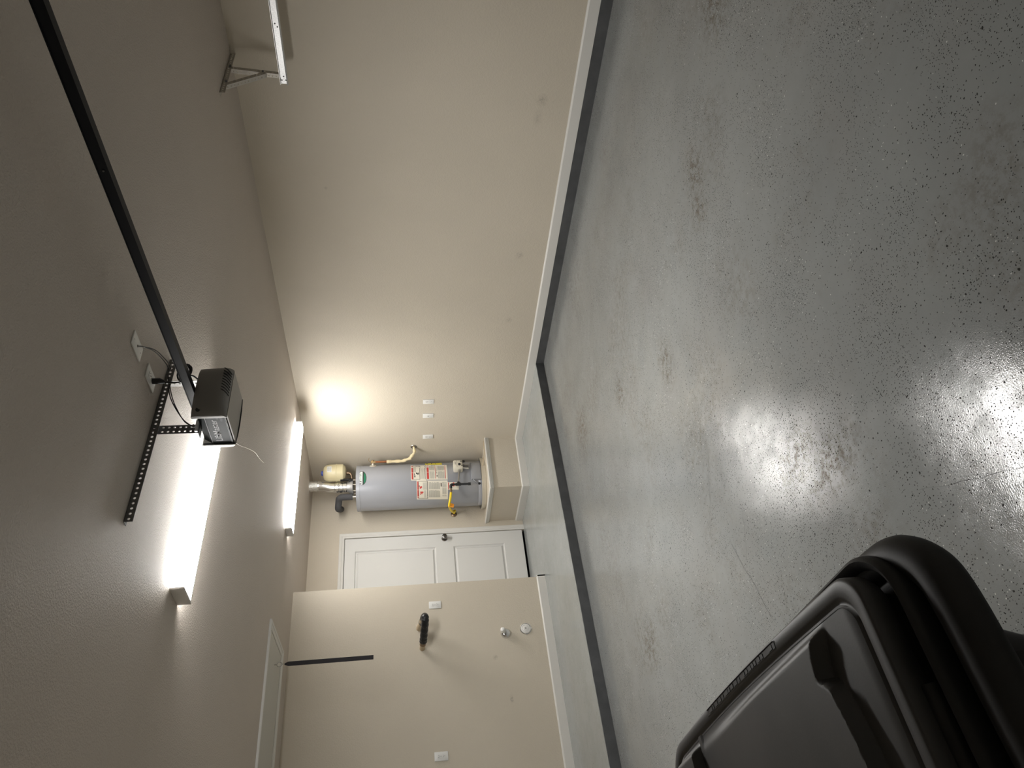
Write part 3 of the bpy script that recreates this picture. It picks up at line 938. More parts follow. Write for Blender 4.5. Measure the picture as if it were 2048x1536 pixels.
# gas piping: nipple, tee, drip leg, elbow, brass, yellow hose, wall flange
q0 = vc + s_ * 0.058 + n_ * 0.045 - Vector((0, 0, 0.012))
q1 = Vector((4.497, 6.975, 0.853))
nq = (q1 - q0).normalized()
gas = thing('gas_line', 'black iron gas pipe with yellow flexible hose at the water heater', 'pipe', (q1.x, q1.y, ZP))
bm = bm_new(); tube(bm, [q0, q1], 0.0105, 12); lathe(bm, [(0.0, 0), (0.015, 0), (0.015, 0.03), (0.0, 0.03)], q0, nq, 8)
obj('nipple', bm, M['nickel'], gas)
bm = bm_new()
dn = Vector((0, 0, -1))
tube(bm, [q1 - dn * 0.065, q1 + dn * 0.135], 0.0115, 12)
tube(bm, [q1 - dn * 0.030, q1 + dn * 0.030], 0.017, 12)
tube(bm, [q1 - nq * 0.028, q1], 0.016, 12)
tube(bm, [q1 + dn * 0.110, q1 + dn * 0.140], 0.017, 8)
obj('drip_leg', bm, M['ironp'], gas)
s_ = Vector((-0.93, 0.37, 0)).normalized()
e1 = q1 + s_ * 0.012 - dn * 0.085
bm = bm_new()
tube(bm, smooth_path([q1 - dn * 0.060, q1 - dn * 0.078 + s_ * 0.004, e1 + s_ * 0.006, e1 + s_ * 0.028], 4), 0.016, 12)
obj('elbow', bm, M['ironp'], gas)
e2 = e1 + s_ * 0.075
bm = bm_new()
tube(bm, [e1 + s_ * 0.026, e1 + s_ * 0.045, e1 + s_ * 0.046, e1 + s_ * 0.062, e1 + s_ * 0.063, e2], [0.011, 0.011, 0.015, 0.015, 0.011, 0.011], 10)
obj('coupling', bm, M['bronze'], gas)
WG = Vector((4.45, YB, 0.885))
bm = bm_new()
pth = smooth_path([e2, (4.345, 7.035, 0.950), (4.306, 7.085, 0.962), (4.330, 7.19, 0.952), (4.377, 7.36, 0.914), (4.435, 7.44, 0.876), WG + Vector((0, -0.03, 0))], 8)
tube(bm, pth, [0.0125 + 0.0012 * (i % 2) for i in range(len(pth))], 12)
obj('flexible_hose', bm, M['yellow'], gas)
bm = bm_new()
tg = pth[19]
prism(bm, [(tg.x - 0.035, tg.z - 0.045), (tg.x + 0.01, tg.z - 0.055), (tg.x + 0.03, tg.z - 0.01), (tg.x + 0.008, tg.z + 0.012), (tg.x - 0.02, tg.z + 0.01)], 'y', tg.y - 0.016, tg.y - 0.0145)
obj('paper_tag', bm, M['orange'], gas, smooth=False)
bm = bm_new(); lathe(bm, [(0, 0), (0.036, 0), (0.034, 0.006), (0.020, 0.014), (0.018, 0.034), (0, 0.034)], WG, (0, -1, 0), 24)
obj('wall_flange', bm, M['bronze'], gas)
# relief valve and discharge pipe on the right side
rv = thing('relief_pipe', 'copper and cream relief pipe from the heater side to the wall', 'pipe', (4.868, 7.017, 1.3))
ra = Vector((4.868, 7.017, 0)); rd = (ra - Vector((TX, TY, 0))).normalized()
rc_ = Vector((TX, TY, 1.800)) + rd * TR
bm = bm_new(); lathe(bm, [(0, 0), (0.04, 0), (0.035, 0.006), (0.014, 0.01), (0.014, 0.045), (0, 0.045)], rc_, rd, 20)
obj('side_fitting', bm, M['pan'], rv)
v0 = rc_ + rd * 0.045
bm = bm_new()
tube(bm, [v0 + Vector((0, 0, 0.022)), v0 - Vector((0, 0, 0.03))], 0.017, 12)
tube(bm, [v0 - rd * 0.01, v0 + rd * 0.024], 0.014, 12)
tube(bm, smooth_path([v0 + Vector((0, 0, 0.02)), v0 + Vector((0.01, -0.02, 0.045)), v0 + Vector((0.03, -0.045, 0.04))], 3), 0.003, 8)
obj('relief_valve', bm, M['brass'], rv)
v1 = Vector((v0.x, v0.y, 1.645)); v2 = Vector((v0.x, v0.y, 1.462)); wl = Vector((XA, 6.915, 1.318))
bm = bm_new(); tube(bm, [v0 - Vector((0, 0, 0.028)), v1], 0.0125, 12); obj('copper_pipe', bm, M['copper'], rv)
bm = bm_new()
pa = Vector((4.882, 6.985, 1.380)); pb = Vector((4.930, 6.935, 1.326)); wl = Vector((XA, 6.915, 1.334))
tube(bm, [v1, v2 + Vector((0, 0, 0.01)), v2.lerp(pa, 0.12), v2.lerp(pa, 0.9), pa.lerp(pb, 0.15), pa.lerp(pb, 0.85), pb.lerp(wl, 0.15), wl], 0.015, 14)
obj('cream_pipe', bm, M['cpvc'], rv)
bm = bm_new()
for c_, d_, l_ in ((v1, Vector((0, 0, -1)), 0.03), (v1 - Vector((0, 0, 0.036)), Vector((0, 0, -1)), 0.012), (Vector((v0.x, v0.y, 1.545)), Vector((0, 0, -1)), 0.05), (v2.lerp(pa, 0.02), pa - v2, 0.035), (pa.lerp(v2, 0.18), pa - v2, 0.03), (pa.lerp(pb, 0.2), pb - pa, 0.03), (pb, wl - pb, 0.025)):
    tube(bm, [c_, c_ + d_.normalized() * l_], 0.0195, 14)
objs('coupling', bm, M['cpvc'], rv)
bm = bm_new(); lathe(bm, [(0, 0), (0.036, 0), (0.033, 0.006), (0.018, 0.010), (0, 0.010)], wl, (-1, 0, 0), 24)
obj('escutcheon', bm, M['nickel'], rv)
# draft hood and vent
VX, VY = 4.690, 7.235
vent = thing('vent_duct', 'silver flexible vent duct rising from the heater to the ceiling', 'duct', (VX, VY, Z1))
bm = bm_new()
lathe(bm, [(0.088, Z1 + 0.048), (0.092, Z1 + 0.045), (0.088, Z1 + 0.042), (0.058, Z1 + 0.105), (0.058, Z1 + 0.125), (0.05, Z1 + 0.125), (0.05, Z1 + 0.105), (0.086, Z1 + 0.046)], (VX, VY, 0), n=40)
hood = obj('draft_hood', bm, M['galvb'], vent)
for a in (0.7, 2.2, 3.6, 4.5, 5.4):
    obj('hood_leg', bbox(VX + 0.082 * math.cos(a) - 0.005, VX + 0.082 * math.cos(a) + 0.005, VY + 0.082 * math.sin(a) - 0.003, VY + 0.082 * math.sin(a) + 0.003, Z1, Z1 + 0.05, 0), M['alu'], hood, smooth=False)
bm = bm_new()
c0 = [(0.050, Z1 + 0.115), (0.056, Z1 + 0.118)]
prof = [(0, Z1 + 0.10), (0.052, Z1 + 0.10)]
z = Z1 + 0.11
for k in range(3):
    prof += [(0.058, z), (0.061, z + 0.004), (0.061, z + 0.038), (0.058, z + 0.042)]
    z += 0.046
prof += [(0.05, z), (0, z)]
lathe(bm, prof, (VX, VY, 0), n=40)
obj('collar', bm, M['alu'], vent)
bm = bm_new()
for k, a in enumerate((3.5, 4.0, 4.4)):
    tube(bm, [(VX + 0.058 * math.cos(a), VY + 0.058 * math.sin(a), Z1 + 0.13 + 0.046 * k), (VX + 0.078 * math.cos(a), VY + 0.078 * math.sin(a), Z1 + 0.13 + 0.046 * k)], 0.004, 6)
objs('screw_tab', bm, M['foil'], vent)
zt0 = z
pth = smooth_path([(VX, VY, zt0 - 0.01), (VX + 0.004, VY, zt0 + 0.05), (VX + 0.022, VY - 0.002, zt0 + 0.12), (VX + 0.032, VY + 0.002, zt0 + 0.18), (VX + 0.034, VY + 0.004, 2.40)], 8)
bm = bm_new(); tube(bm, pth, [0.052 + 0.0022 * (i % 2) for i in range(len(pth))], 32)
obj('flexible_section', bm, M['alu'], vent)
VT = (VX + 0.034, VY + 0.004)
bm = bm_new(); lathe(bm, [(0, 2.375), (0.054, 2.375), (0.057, 2.378), (0.057, 2.425), (0.054, 2.428), (0, 2.428)], (*VT, 0), n=32); obj('collar', bm, M['alu'], vent)
bm = bm_new(); lathe(bm, [(0, 2.425), (0.055, 2.425), (0.060, 2.445), (0.056, 2.47), (0.060, 2.50), (0.056, H), (0, H)], (*VT, 0), n=32); obj('foil_wrap', bm, M['foil'], vent)
bm = bm_new(); lathe(bm, [(0, H - 0.003), (0.115, H - 0.003), (0.12, H), (0, H)], (*VT, 0), n=40); obj('ceiling_flange', bm, M['ceil'], vent)
# insulated cold line
ins = thing('insulated_pipe', 'dark grey foam-insulated pipe bending from heater top into wall', 'pipe', (4.575, 7.24, Z1))
cxp, cyp = 4.573, 7.255
bm = bm_new()
pth = [(cxp, cyp, 2.035), (cxp, cyp, 2.14), (cxp - 0.003, cyp + 0.006, 2.168), (cxp - 0.010, cyp + 0.025, 2.186), (cxp - 0.025, cyp + 0.06, 2.192), (4.50, 7.37, 2.20), (4.545, 7.46, 2.192), (4.590, YB - 0.002, 2.186)]
tube(bm, smooth_path(pth, 5), 0.037, 20)
obj('foam_sleeve', bm, M['foam'], ins)
bm = bm_new(); tube(bm, [(cxp, cyp, Z1 - 0.005), (cxp, cyp, 2.04)], 0.013, 12); obj('nipple', bm, M['alu'], ins)
# expansion tank
ex = thing('expansion_tank', 'cream expansion tank with blue cap above the water heater', 'tank', (4.83, 7.16, 2.10))
EX, EY = 4.842, 7.160
bm = bm_new()
E0, E1 = 2.105, 2.365
lathe(bm, [(0, E0), (0.035, E0 + 0.002), (0.075, E0 + 0.012), (0.097, E0 + 0.035), (0.100, E0 + 0.06), (0.100, E0 + 0.100), (0.103, E0 + 0.102), (0.103, E0 + 0.114), (0.099, E0 + 0.116), (0.098, E0 + 0.19), (0.090, E1 - 0.035), (0.068, E1 - 0.012), (0.03, E1 - 0.002), (0, E1)], (EX, EY, 0), n=48)
obj('shell', bm, M['cream'], ex)
bm = bm_new(); lathe(bm, [(0, E1 - 0.004), (0.030, E1 - 0.004), (0.028, E1 + 0.014), (0.02, E1 + 0.020), (0, E1 + 0.020)], (EX, EY, 0), n=24); obj('cap', bm, M['blue'], ex)
ad = math.atan2(-EY, -EX)
def epatch(bm, a0, a1, z0, z1, r_, n=6):
    rows = [[bm.verts.new((EX + q * math.cos(a), EY + q * math.sin(a), zz)) for zz, q in ((z0, r_), (z1, r_), (z1, r_ - 0.003), (z0, r_ - 0.003))] for a in [ad + a0 + (a1 - a0) * i / n for i in range(n + 1)]]
    for a, b in zip(rows, rows[1:]):
        for k in range(4): bm.faces.new((a[k], b[k], b[(k + 1) % 4], a[(k + 1) % 4]))
    bm.faces.new(rows[0]); bm.faces.new(rows[-1])
bm = bm_new(); epatch(bm, 0.12, 0.85, 2.262, 2.312, 0.1015); lb = obj('label', bm, M['plastic'], ex)
bm = bm_new()
for k in range(4): epatch(bm, 0.25, 0.70 - 0.06 * (k % 2), 2.27 + k * 0.010, 2.274 + k * 0.010, 0.1022)
epatch(bm, 0.16, 0.21, 2.27, 2.278, 0.1022)
objs('print', bm, M['text'], lb, smooth=False)
bm = bm_new()
tube(bm, smooth_path([(EX - 0.01, EY, E0 + 0.004), (EX - 0.01, EY, E0 - 0.035), (EX - 0.03, EY + 0.01, E0 - 0.055), (EX - 0.06, EY + 0.03, E0 - 0.062), (4.765, 7.20, 2.035), (4.762, 7.205, Z1)], 4), 0.014, 12)
tube(bm, [(EX - 0.01, EY, E0), (EX - 0.01, EY, E0 - 0.03)], 0.020, 8)
obj('pipe', bm, M['bronze'], ex)
bm = bm_new()
box(bm, 4.742, 4.752, 7.15, 7.19, 2.03, 2.17); box(bm, 4.72, 4.75, 7.15, 7.19, 2.03, 2.075)
obj('strap_bracket', bm, M['blackp'], ex, smooth=False)

# ------------------------------------------------------------------ things on the nearer wall
sl = thing('pipe_stub', 'black taped pipe loop sticking out of the nearer wall', 'pipe', (2.68, YC, 1.3))
bm = bm_new()
tube(bm, smooth_path([(2.774, YC, 1.345), (2.775, YC - 0.10, 1.325), (2.776, YC - 0.20, 1.308)], 5), [0.030 + 0.0015 * math.sin(i) for i in range(11)], 16)
obj('supply_leg', bm, M['beigepipe'], sl)
bm = bm_new()
pth = smooth_path([(2.778, YC - 0.12, 1.318), (2.780, YC - 0.235, 1.300), (2.755, YC - 0.285, 1.294), (2.715, YC - 0.265, 1.296), (2.665, YC - 0.19, 1.305), (2.625, YC - 0.125, 1.312), (2.605, YC - 0.09, 1.316)], 6)
tube(bm, pth, [0.034 + 0.002 * math.sin(i * 1.7) for i in range(len(pth))], 18)
obj('taped_foam', bm, M['foamb'], sl)
bm = bm_new()
tube(bm, smooth_path([(2.612, YC - 0.10, 1.315), (2.597, YC - 0.06, 1.320)], 3), 0.029, 16)
obj('brown_sleeve', bm, M['bronze'], sl)
bm = bm_new(); tube(bm, smooth_path([(2.602, YC - 0.07, 1.319), (2.588, YC - 0.03, 1.323), (2.582, YC, 1.325)], 3), 0.025, 16)
obj('return_leg', bm, M['beigepipe'], sl)
hb = thing('capped_pipe', 'chrome wall escutcheon with a white rounded pipe cap', 'pipe', (2.668, YC, 0.545))
bm = bm_new(); lathe(bm, [(0, 0), (0.048, 0), (0.047, 0.008), (0.040, 0.024), (0.026, 0.034), (0, 0.037)], (2.664, YC, 0.540), (0, -1, 0), 32); obj('escutcheon', bm, M['chrome'], hb)
bm = bm_new()
dd = Vector((0.25, -1, 0.42)).normalized()
lathe(bm, [(0, 0), (0.015, 0), (0.018, 0.02), (0.022, 0.028), (0.023, 0.050), (0.019, 0.064), (0.009, 0.070), (0, 0.071)], Vector((2.668, YC - 0.014, 0.552)), dd, 24)
obj('cap', bm, M['plastic'], hb)
cl = thing('cleanout_cover', 'round chrome cleanout cover with concentric rings, nearest the baseboard', 'pipe cover', (2.697, YC, 0.345))
bm = bm_new(); lathe(bm, [(0, 0), (0.056, 0), (0.056, 0.004), (0.050, 0.008), (0.042, 0.006), (0, 0.006)], (2.697, YC, 0.345), (0, -1, 0), 40); rg_ = obj('ring', bm, M['chrome'], cl)
bm = bm_new(); lathe(bm, [(0, 0.005), (0.047, 0.005), (0.046, 0.007), (0.034, 0.011), (0.032, 0.009), (0.022, 0.012), (0.020, 0.014), (0, 0.014)], (2.697, YC, 0.345), (0, -1, 0), 40); ds_ = obj('disc', bm, M['fixend'], cl)
bm = bm_new(); lathe(bm, [(0, 0.0135), (0.0065, 0.0135), (0.006, 0.017), (0, 0.017)], (2.697, YC, 0.345), (0, -1, 0), 16); obj('screw', bm, M['shade'], cl)

# ------------------------------------------------------------------ garage door opener
rail_a, rail_b = Vector((2.208, 2.68, 2.362)), Vector((2.072, -0.46, 2.355))
op = thing('garage_door_opener', 'grey garage door opener hanging on punched angle from the ceiling', 'door opener', (2.20, 2.67, 2.20))
OX0, OX1, OY0, OY1, OZ0, OZ1 = 2.074, 2.332, 2.598, 2.80, 2.206, 2.342
bm = bm_new()
prism(bm, [(OX0 + 0.003, OZ0 + 0.003), (OX0 + 0.003, OZ0 + 0.092), (OX0 + 0.028, OZ1 - 0.004), (OX1 - 0.028, OZ1 - 0.004), (OX1 - 0.003, OZ0 + 0.092), (OX1 - 0.003, OZ0 + 0.003)], 'y', OY0, OY1)
ch = obj('chassis', bm, M['panel'], op, smooth=False)
# printed side
tb = text_bm('LiftMaster', 1, 0.0, 0.006); fit(tb, 1, 1)
for v in tb.verts:
    v.co = Vector((OX0 + 0.0022, 2.775 - 0.152 * v.co.x, 2.2515 + 0.030 * v.co.y))
obj('lettering', tb, M['silver'], ch, smooth=False)
tb = text_bm('myQ', 1, 0.0, 0.0); fit(tb, 1, 1)
for v in tb.verts: v.co = Vector((OX0 + 0.0022, 2.634 - 0.030 * v.co.x, 2.223 + 0.016 * v.co.y))
obj('lettering', tb, M['print'], ch, smooth=False)
bm = bm_new()
for k in range(2):
    rows = []
    for i in range(7):
        a = PI * (0.15 + 0.7 * i / 6)
        r0 = 0.005 + 0.005 * k
        rows.append([bm.verts.new((OX0 + 0.0022, 2.611 - r_ * math.cos(a), 2.240 + r_ * math.sin(a))) for r_ in (r0, r0 + 0.0018)])
    for a, b in zip(rows, rows[1:]): bm.faces.new((a[0], b[0], b[1], a[1]))
objs('emblem', bm, M['print'], ch, smooth=False)
bm = bm_new()
box(bm, OX0 + 0.0015, OX0 + 0.003, OY0, OY1, 2.2975, 2.2995)
obj('seam', bm, M['silver'], ch, smooth=False)
bm = bm_new()
box(bm, OX0 + 0.001, OX0 + 0.004, OY0, OY1, 2.2105, 2.2125); box(bm, OX0 + 0.001, OX0 + 0.004, OY0, OY1, 2.2145, 2.216)
objs('edge_strip', bm, M['silver'], ch, smooth=False)
# front cover: a curved shell
bm = bm_new()
prof = [(OY0 + 0.004, OZ1 + 0.006), (2.585, OZ1 + 0.007), (2.572, OZ1 + 0.003), (2.566, 2.330), (2.561, 2.300), (2.556, 2.268), (2.553, 2.245), (2.556, 2.230), (2.564, 2.219), (2.578, 2.209), (2.600, 2.2025), (OY0 + 0.004, 2.2025)]
NX = 16
secs = []
for i in range(NX + 1):
    t = i / NX * 2 - 1
    x = 2.203 + t * 0.136
    k = 1 - abs(t) ** 6 * 0.55         # round toward both ends
    bow = -0.010 * (1 - t * t)
    secs.append([bm.verts.new((x, OY0 + (y - OY0) * k + (bow if y < OY0 else 0), z)) for y, z in prof])
for a, b in zip(secs, secs[1:]):
    for k in range(len(prof)): bm.faces.new((a[k], b[k], b[(k + 1) % len(prof)], a[(k + 1) % len(prof)]))
bm.faces.new(secs[0]); bm.faces.new(secs[-1])
fc = obj('front_cover', bm, M['greyp'], op, angle=50)
for i in range(9):
    bm = bm_new()
    x = 2.305 - i * 0.0155
    tube(bm, smooth_path([(x + 0.006, 2.5445, 2.234), (x + 0.002, 2.552, 2.222), (x - 0.003, 2.564, 2.212), (x - 0.008, 2.580, 2.204)], 3), [0.001] + [0.0028] * 8 + [0.001], 8)
    obj('vent_slot', bm, M['dark'], fc)
bm = bm_new(); lathe(bm, [(0, -0.004), (0.010, -0.004), (0.010, 0.004), (0, 0.004)], (2.092, 2.570, 2.318), (-0.2, -1, 0), 14); obj('latch_hole', bm, M['dark'], fc)
bm = bm_new()
box(bm, OX0 + 0.006, OX1 - 0.002, OY0 - 0.002, OY1 + 0.006, 2.2015, 2.207)
obj('bottom_cover', bm, M['greyp2'], op, smooth=False)
bm = bm_new()
secs = []
prof2 = [(OY1 - 0.004, 2.204), (OY1 + 0.010, 2.203), (OY1 + 0.026, 2.214), (OY1 + 0.034, 2.24), (OY1 + 0.032, 2.29), (OY1 + 0.018, 2.335), (OY1 - 0.004, 2.345)]
for i in range(NX + 1):
    t = i / NX * 2 - 1
    k = 1 - abs(t) ** 6 * 0.55
    secs.append([bm.verts.new((2.203 + t * 0.136, OY1 - 0.004 + (y - OY1 + 0.004) * k, z)) for y, z in prof2])
for a, b in zip(secs, secs[1:]):
    for k in range(len(prof2)): bm.faces.new((a[k], b[k], b[(k + 1) % len(prof2)], a[(k + 1) % len(prof2)]))
bm.faces.new(secs[0]); bm.faces.new(secs[-1])
obj('rear_cover', bm, M['fixend'], op, angle=50)
bm = bm_new()
box(bm, OX0 - 0.002, OX0 + 0.004, OY1 - 0.006, OY1 - 0.001, 2.204, 2.34)
tube(bm, smooth_path([(OX0 - 0.001, OY1 - 0.003, 2.203), (2.15, OY1 + 0.004, 2.200), (2.25, OY1 + 0.003, 2.200), (OX1, OY1 - 0.003, 2.203)], 5), 0.0032, 8)
objs('gasket', bm, M['blackp'], op)
bm = bm_new()
tube(bm, smooth_path([(OX0 + 0.002, 2.793, 2.203), (OX0 - 0.004, 2.812, 2.180), (OX0 - 0.002, 2.830, 2.160), (OX0, 2.869, 2.130), (OX0, 2.92, 2.117), (OX0, 2.955, 2.104)], 6), 0.0009, 6)
obj('antenna_wire', bm, M['label'], op)
bm = bm_new()
u = (rail_b - rail_a).normalized(); sv = u.cross(Vector((0, 0, 1))).normalized()
def rail_box(bm, s0, s1, z0, z1, a=rail_a, b=rail_b):
    pts = []
    for q in (a, b):
        pts.append([bm.verts.new(q + sv * s + Vector((0, 0, z))) for s, z in ((s0, z0), (s1, z0), (s1, z1), (s0, z1))])
    for k in range(4): bm.faces.new((pts[0][k], pts[0][(k + 1) % 4], pts[1][(k + 1) % 4], pts[1][k]))
    bm.faces.new(pts[0]); bm.faces.new(pts[1])
rail_box(bm, -0.016, 0.016, -0.013, -0.010)
rail_box(bm, -0.013, 0.013, -0.010, 0.020)
rail_box(bm, -0.016, 0.016, 0.020, 0.023)
rl = obj('rail', bm, M['rail'], op, smooth=False)
bm = bm_new()
for t in (0.585, 0.73, 0.40):
    q = rail_a.lerp(rail_b, t)
    for s in (-1, 1): disc(bm, 0.0035, 0.002, q + sv * s * 0.013 + Vector((0, 0, 0.004)), sv * s, 8, 0.0005)
objs('bolt', bm, M['galv'], rl)
# punched angles
ra4 = math.radians(3.6)
ux = Vector((math.cos(ra4), math.sin(ra4), 0)); uy = Vector((-math.sin(ra4), math.cos(ra4), 0)); dz_ = Vector((0, 0, -1))
A_ = Vector((1.578, 2.606, H))
bm = bm_new()
punched(bm, A_ - Vector((0, 0, 0.0005)), ux, dz_, 0.90, 0.034, 0.0022, 0.0245, 0.0058)
punched(bm, A_ - Vector((0, 0, 0.0025)), ux, uy, 0.90, 0.030, 0.0022, 0.0245, 0.0055)
obj('ceiling_angle', bm, M['galv'], op, smooth=False)
def hanger(x, y, z0, z1, s=1):
    bm = bm_new()
    q = Vector((x, y, z0))
    punched(bm, q, Vector((0, 0, 1)), ux * s, z1 - z0, 0.024, 0.0022, 0.0245, 0.0052)
    punched(bm, q + ux * s * 0.024, Vector((0, 0, 1)), ux * s, z1 - z0, 0.024, 0.0022, 0.0245, 0.0052)
    punched(bm, q + ux * s * 0.048, Vector((0, 0, 1)), uy, z1 - z0, 0.030, 0.0022, 0.0245, 0.0055)
    return obj('hanger_angle', bm, M['galv'], op, smooth=False)
hanger(2.046, 2.672, 2.330, H - 0.004)
bm = bm_new()
q = Vector((2.338, 2.696, 2.330))
punched(bm, q, Vector((0, 0, 1)), -uy, H - 0.004 - 2.330, 0.034, 0.0022, 0.0245, 0.0052)
punched(bm, q, Vector((0, 0, 1)), ux, H - 0.004 - 2.330, 0.034, 0.0022, 0.0245, 0.0052)
obj('hanger_angle', bm, M['galvb'], op, smooth=False)  # brighter steel colour here carries the light falling on this hanger
bm = bm_new()
for (x, y, z) in ((2.058, 2.640, 2.345), (2.058, 2.640, H - 0.02), (2.355, 2.66, H - 0.02)):
    lathe(bm, [(0, 0), (0.008, 0), (0.008, 0.006), (0.005, 0.006), (0.005, 0.010), (0, 0.010)], (x, y, z), (-0.3, -1, 0), 6)
objs('bolt', bm, M['galv'], op, smooth=False)
bm = bm_new()
box(bm, 2.048, 2.110, 2.66, 2.72, 2.334, 2.346); box(bm, 2.29, 2.345, 2.66, 2.72, 2.334, 2.346)
objs('mounting_bracket', bm, M['galvb'], op, smooth=False)
# cords
cb = thing('power_cord', 'black power cord plugged into the ceiling outlet', 'cord', (2.2, 2.5, 2.3))
bm = bm_new(); tube(bm, [(2.218, 2.521, H - 0.008), (2.218, 2.521, 2.484), (2.216, 2.523, 2.468), (2.214, 2.524, 2.462)], [0.013, 0.013, 0.008, 0.005], 12); obj('plug', bm, M['blackp'], cb)
bm = bm_new(); tube(bm, smooth_path([(2.214, 2.524, 2.466), (2.212, 2.526, 2.44), (2.214, 2.530, 2.416), (2.235, 2.545, 2.402), (2.262, 2.556, 2.398), (2.285, 2.565, 2.372), (2.29, 2.60, 2.352)], 6), 0.0038, 8); obj('lead', bm, M['blackp'], cb)
bm = bm_new()
pts = []
for i in range(70):
    a = i / 70 * 2 * PI * 4
    pts.append((2.288 + 0.030 * math.cos(a * 1.03) + 0.008 * math.sin(i * .37), 2.548 + 0.022 * math.sin(a * 0.93), 2.386 + 0.026 * math.sin(a) + 0.0003 * i))
tube(bm, pts, 0.0035, 6)
obj('coiled_lead', bm, M['blackp'], cb)
for k, off in enumerate((0.0, 0.009)):
    bm = bm_new()
    tube(bm, smooth_path([(2.220, 2.303, H - 0.004), (2.255, 2.345, 2.509), (2.300 + off, 2.42, 2.496), (2.345 + off, 2.52 - off, 2.494), (2.366 + off * 0.7, 2.60, 2.494 - off), (2.330, 2.600, 2.488), (2.26 + off * 0.3, 2.598, 2.473 - off * 0.4), (2.20 - off * 0.5, 2.600, 2.458 - off), (2.142 - off, 2.605, 2.430 - off), (2.085 - off, 2.625, 2.390 - off * 0.6), (2.058, 2.640, 2.352)], 6), 0.0024, 6)
    tag(obj('signal_cable', bm, M['blackp']), ('thin black cable from the ceiling plate to the opener, upper strand', 'thin black cable from the ceiling plate to the opener, lower strand')[k], 'cable', 'cables from the ceiling plate')

# ------------------------------------------------------------------ door track and hanger by the long wall
tr = thing('door_track', 'galvanised overhead door track hung from the ceiling by the long wall', 'track', (4.78, 1.1, 2.15))
bm = bm_new()
TX_ = 4.800
prism(bm, [(TX_, 2.145), (TX_, 2.195), (TX_ - 0.022, 2.195), (TX_ - 0.022, 2.1925), (TX_ - 0.003, 2.1925), (TX_ - 0.003, 2.1475), (TX_ - 0.022, 2.1475), (TX_ - 0.026, 2.152), (TX_ - 0.028, 2.150), (TX_ - 0.024, 2.145)], 'y', -0.30, 2.500)
obj('horizontal_track', bm, M['galvb'], tr, smooth=False)
bm = bm_new()
for y, z in ((2.45, 2.170), (2.475, 2.158), (2.475, 2.184), (2.13, 2.165), (2.11, 2.178)):
    lathe(bm, [(0, 0), (0.005, 0), (0.005, 0.001), (0, 0.001)], (TX_ - 0.003, y, z), (-1, 0, 0), 10)
objs('slot', bm, M['dark'], tr, smooth=False)
bm = bm_new()
arc = [(-0.30 - 0.18 * math.sin(a), 2.17 - 0.18 * (1 - math.cos(a))) for a in [PI / 2 * i / 8 for i in range(9)]] + [(-0.48, 0.0)]
for a, b in zip(arc, arc[1:]):
    va = [bm.verts.new((TX_ + dx, a[0], a[1])) for dx in (0, -0.025)] + [bm.verts.new((TX_ + dx, b[0], b[1])) for dx in (-0.025, 0)]
    bm.faces.new(va)
r = bmesh.ops.extrude_face_region(bm, geom=list(bm.faces))
bmesh.ops.translate(bm, verts=[v for v in r['geom'] if isinstance(v, bmesh.types.BMVert)], vec=(0, 0.003, 0.003))
obj('vertical_track', bm, M['galvb'], tr, smooth=False)
bm = bm_new()
X1 = Vector((1, 0, 0)); Y1 = Vector((0, 1, 0)); Zm = Vector((0, 0, -1))
punched(bm, Vector((4.478, 2.405, H - 0.0005)), X1, Zm, 0.514, 0.032, 0.002, 0.0245, 0.0050)
punched(bm, Vector((4.478, 2.405, H - 0.0025)), X1, Y1, 0.514, 0.030, 0.002, 0.0245, 0.0050)
obj('ceiling_angle', bm, M['angleb'], tr, smooth=False)
def strut(a, b, y):
    a = Vector(a); b = Vector(b); d = (b - a).normalized(); L = (b - a).length
    bm = bm_new()
    sd = Vector((d.z, 0, -d.x)); sd = sd if sd.x > 0 else -sd
    punched(bm, a - sd * 0.015, d, sd, L, 0.030, 0.002, 0.0245, 0.0048)
    punched(bm, a - sd * 0.015 , d, Y1, L, 0.026, 0.002, 0.0245, 0.0048)
    return obj('hanger_angle', bm, M['angleb'], tr, smooth=False)
strut((4.812, 2.412, H - 0.006), (4.812, 2.440, 2.180), 2.43)
strut((4.600, 2.418, H - 0.010), (4.795, 2.430, 2.285), 2.43)
bm = bm_new()
for q in ((4.812, 2.404, H - 0.022), (4.615, 2.404, H - 0.022), (4.79, 2.42, 2.295)):
    lathe(bm, [(0, 0), (0.008, 0), (0.008, 0.006), (0.004, 0.006), (0.004, 0.010), (0, 0.010)], q, (0, -1, 0), 6)
objs('bolt', bm, M['galv'], tr, smooth=False)

# ------------------------------------------------------------------ black wheeled bin
bn = thing('wheeled_bin', 'black lidded plastic bin close to the camera', 'bin', (0, 0.95, 0))
def rrect(hx, y0, y1, r_, n=10, bow=0.0, rf=None):
    """rounded rectangle outline centred on x=0; r_ near corners, rf far corners"""
    rf = rf or r_
    out = []
    for (cx_, cy_, a0, rr) in ((hx - r_, y0 + r_, -PI / 2, r_), (hx - rf, y1 - rf, 0, rf), (-hx + rf, y1 - rf, PI / 2, rf), (-hx + r_, y0 + r_, PI, r_)):
        for i in range(n + 1):
            a = a0 + PI / 2 * i / n
            out.append((cx_ + rr * math.cos(a), cy_ + rr * math.sin(a)))
        if cx_ > 0 and a0 == -PI / 2 or (cx_ < 0 and a0 == PI / 2):
            m_ = 14
            xa = hx if cx_ > 0 else -hx
            ya, yb = (y0 + r_, y1 - rf) if cx_ > 0 else (y1 - rf, y0 + r_)
            for i in range(1, m_):
                out.append((xa, ya + (yb - ya) * i / m_))
    if bow:
        out = [(x + math.copysign(bow * math.sin(PI * max(0, min(1, (y - y0) / (y1 - y0)))) * min(1, abs(x) / hx) ** 3, x), y) for x, y in out]
    return out
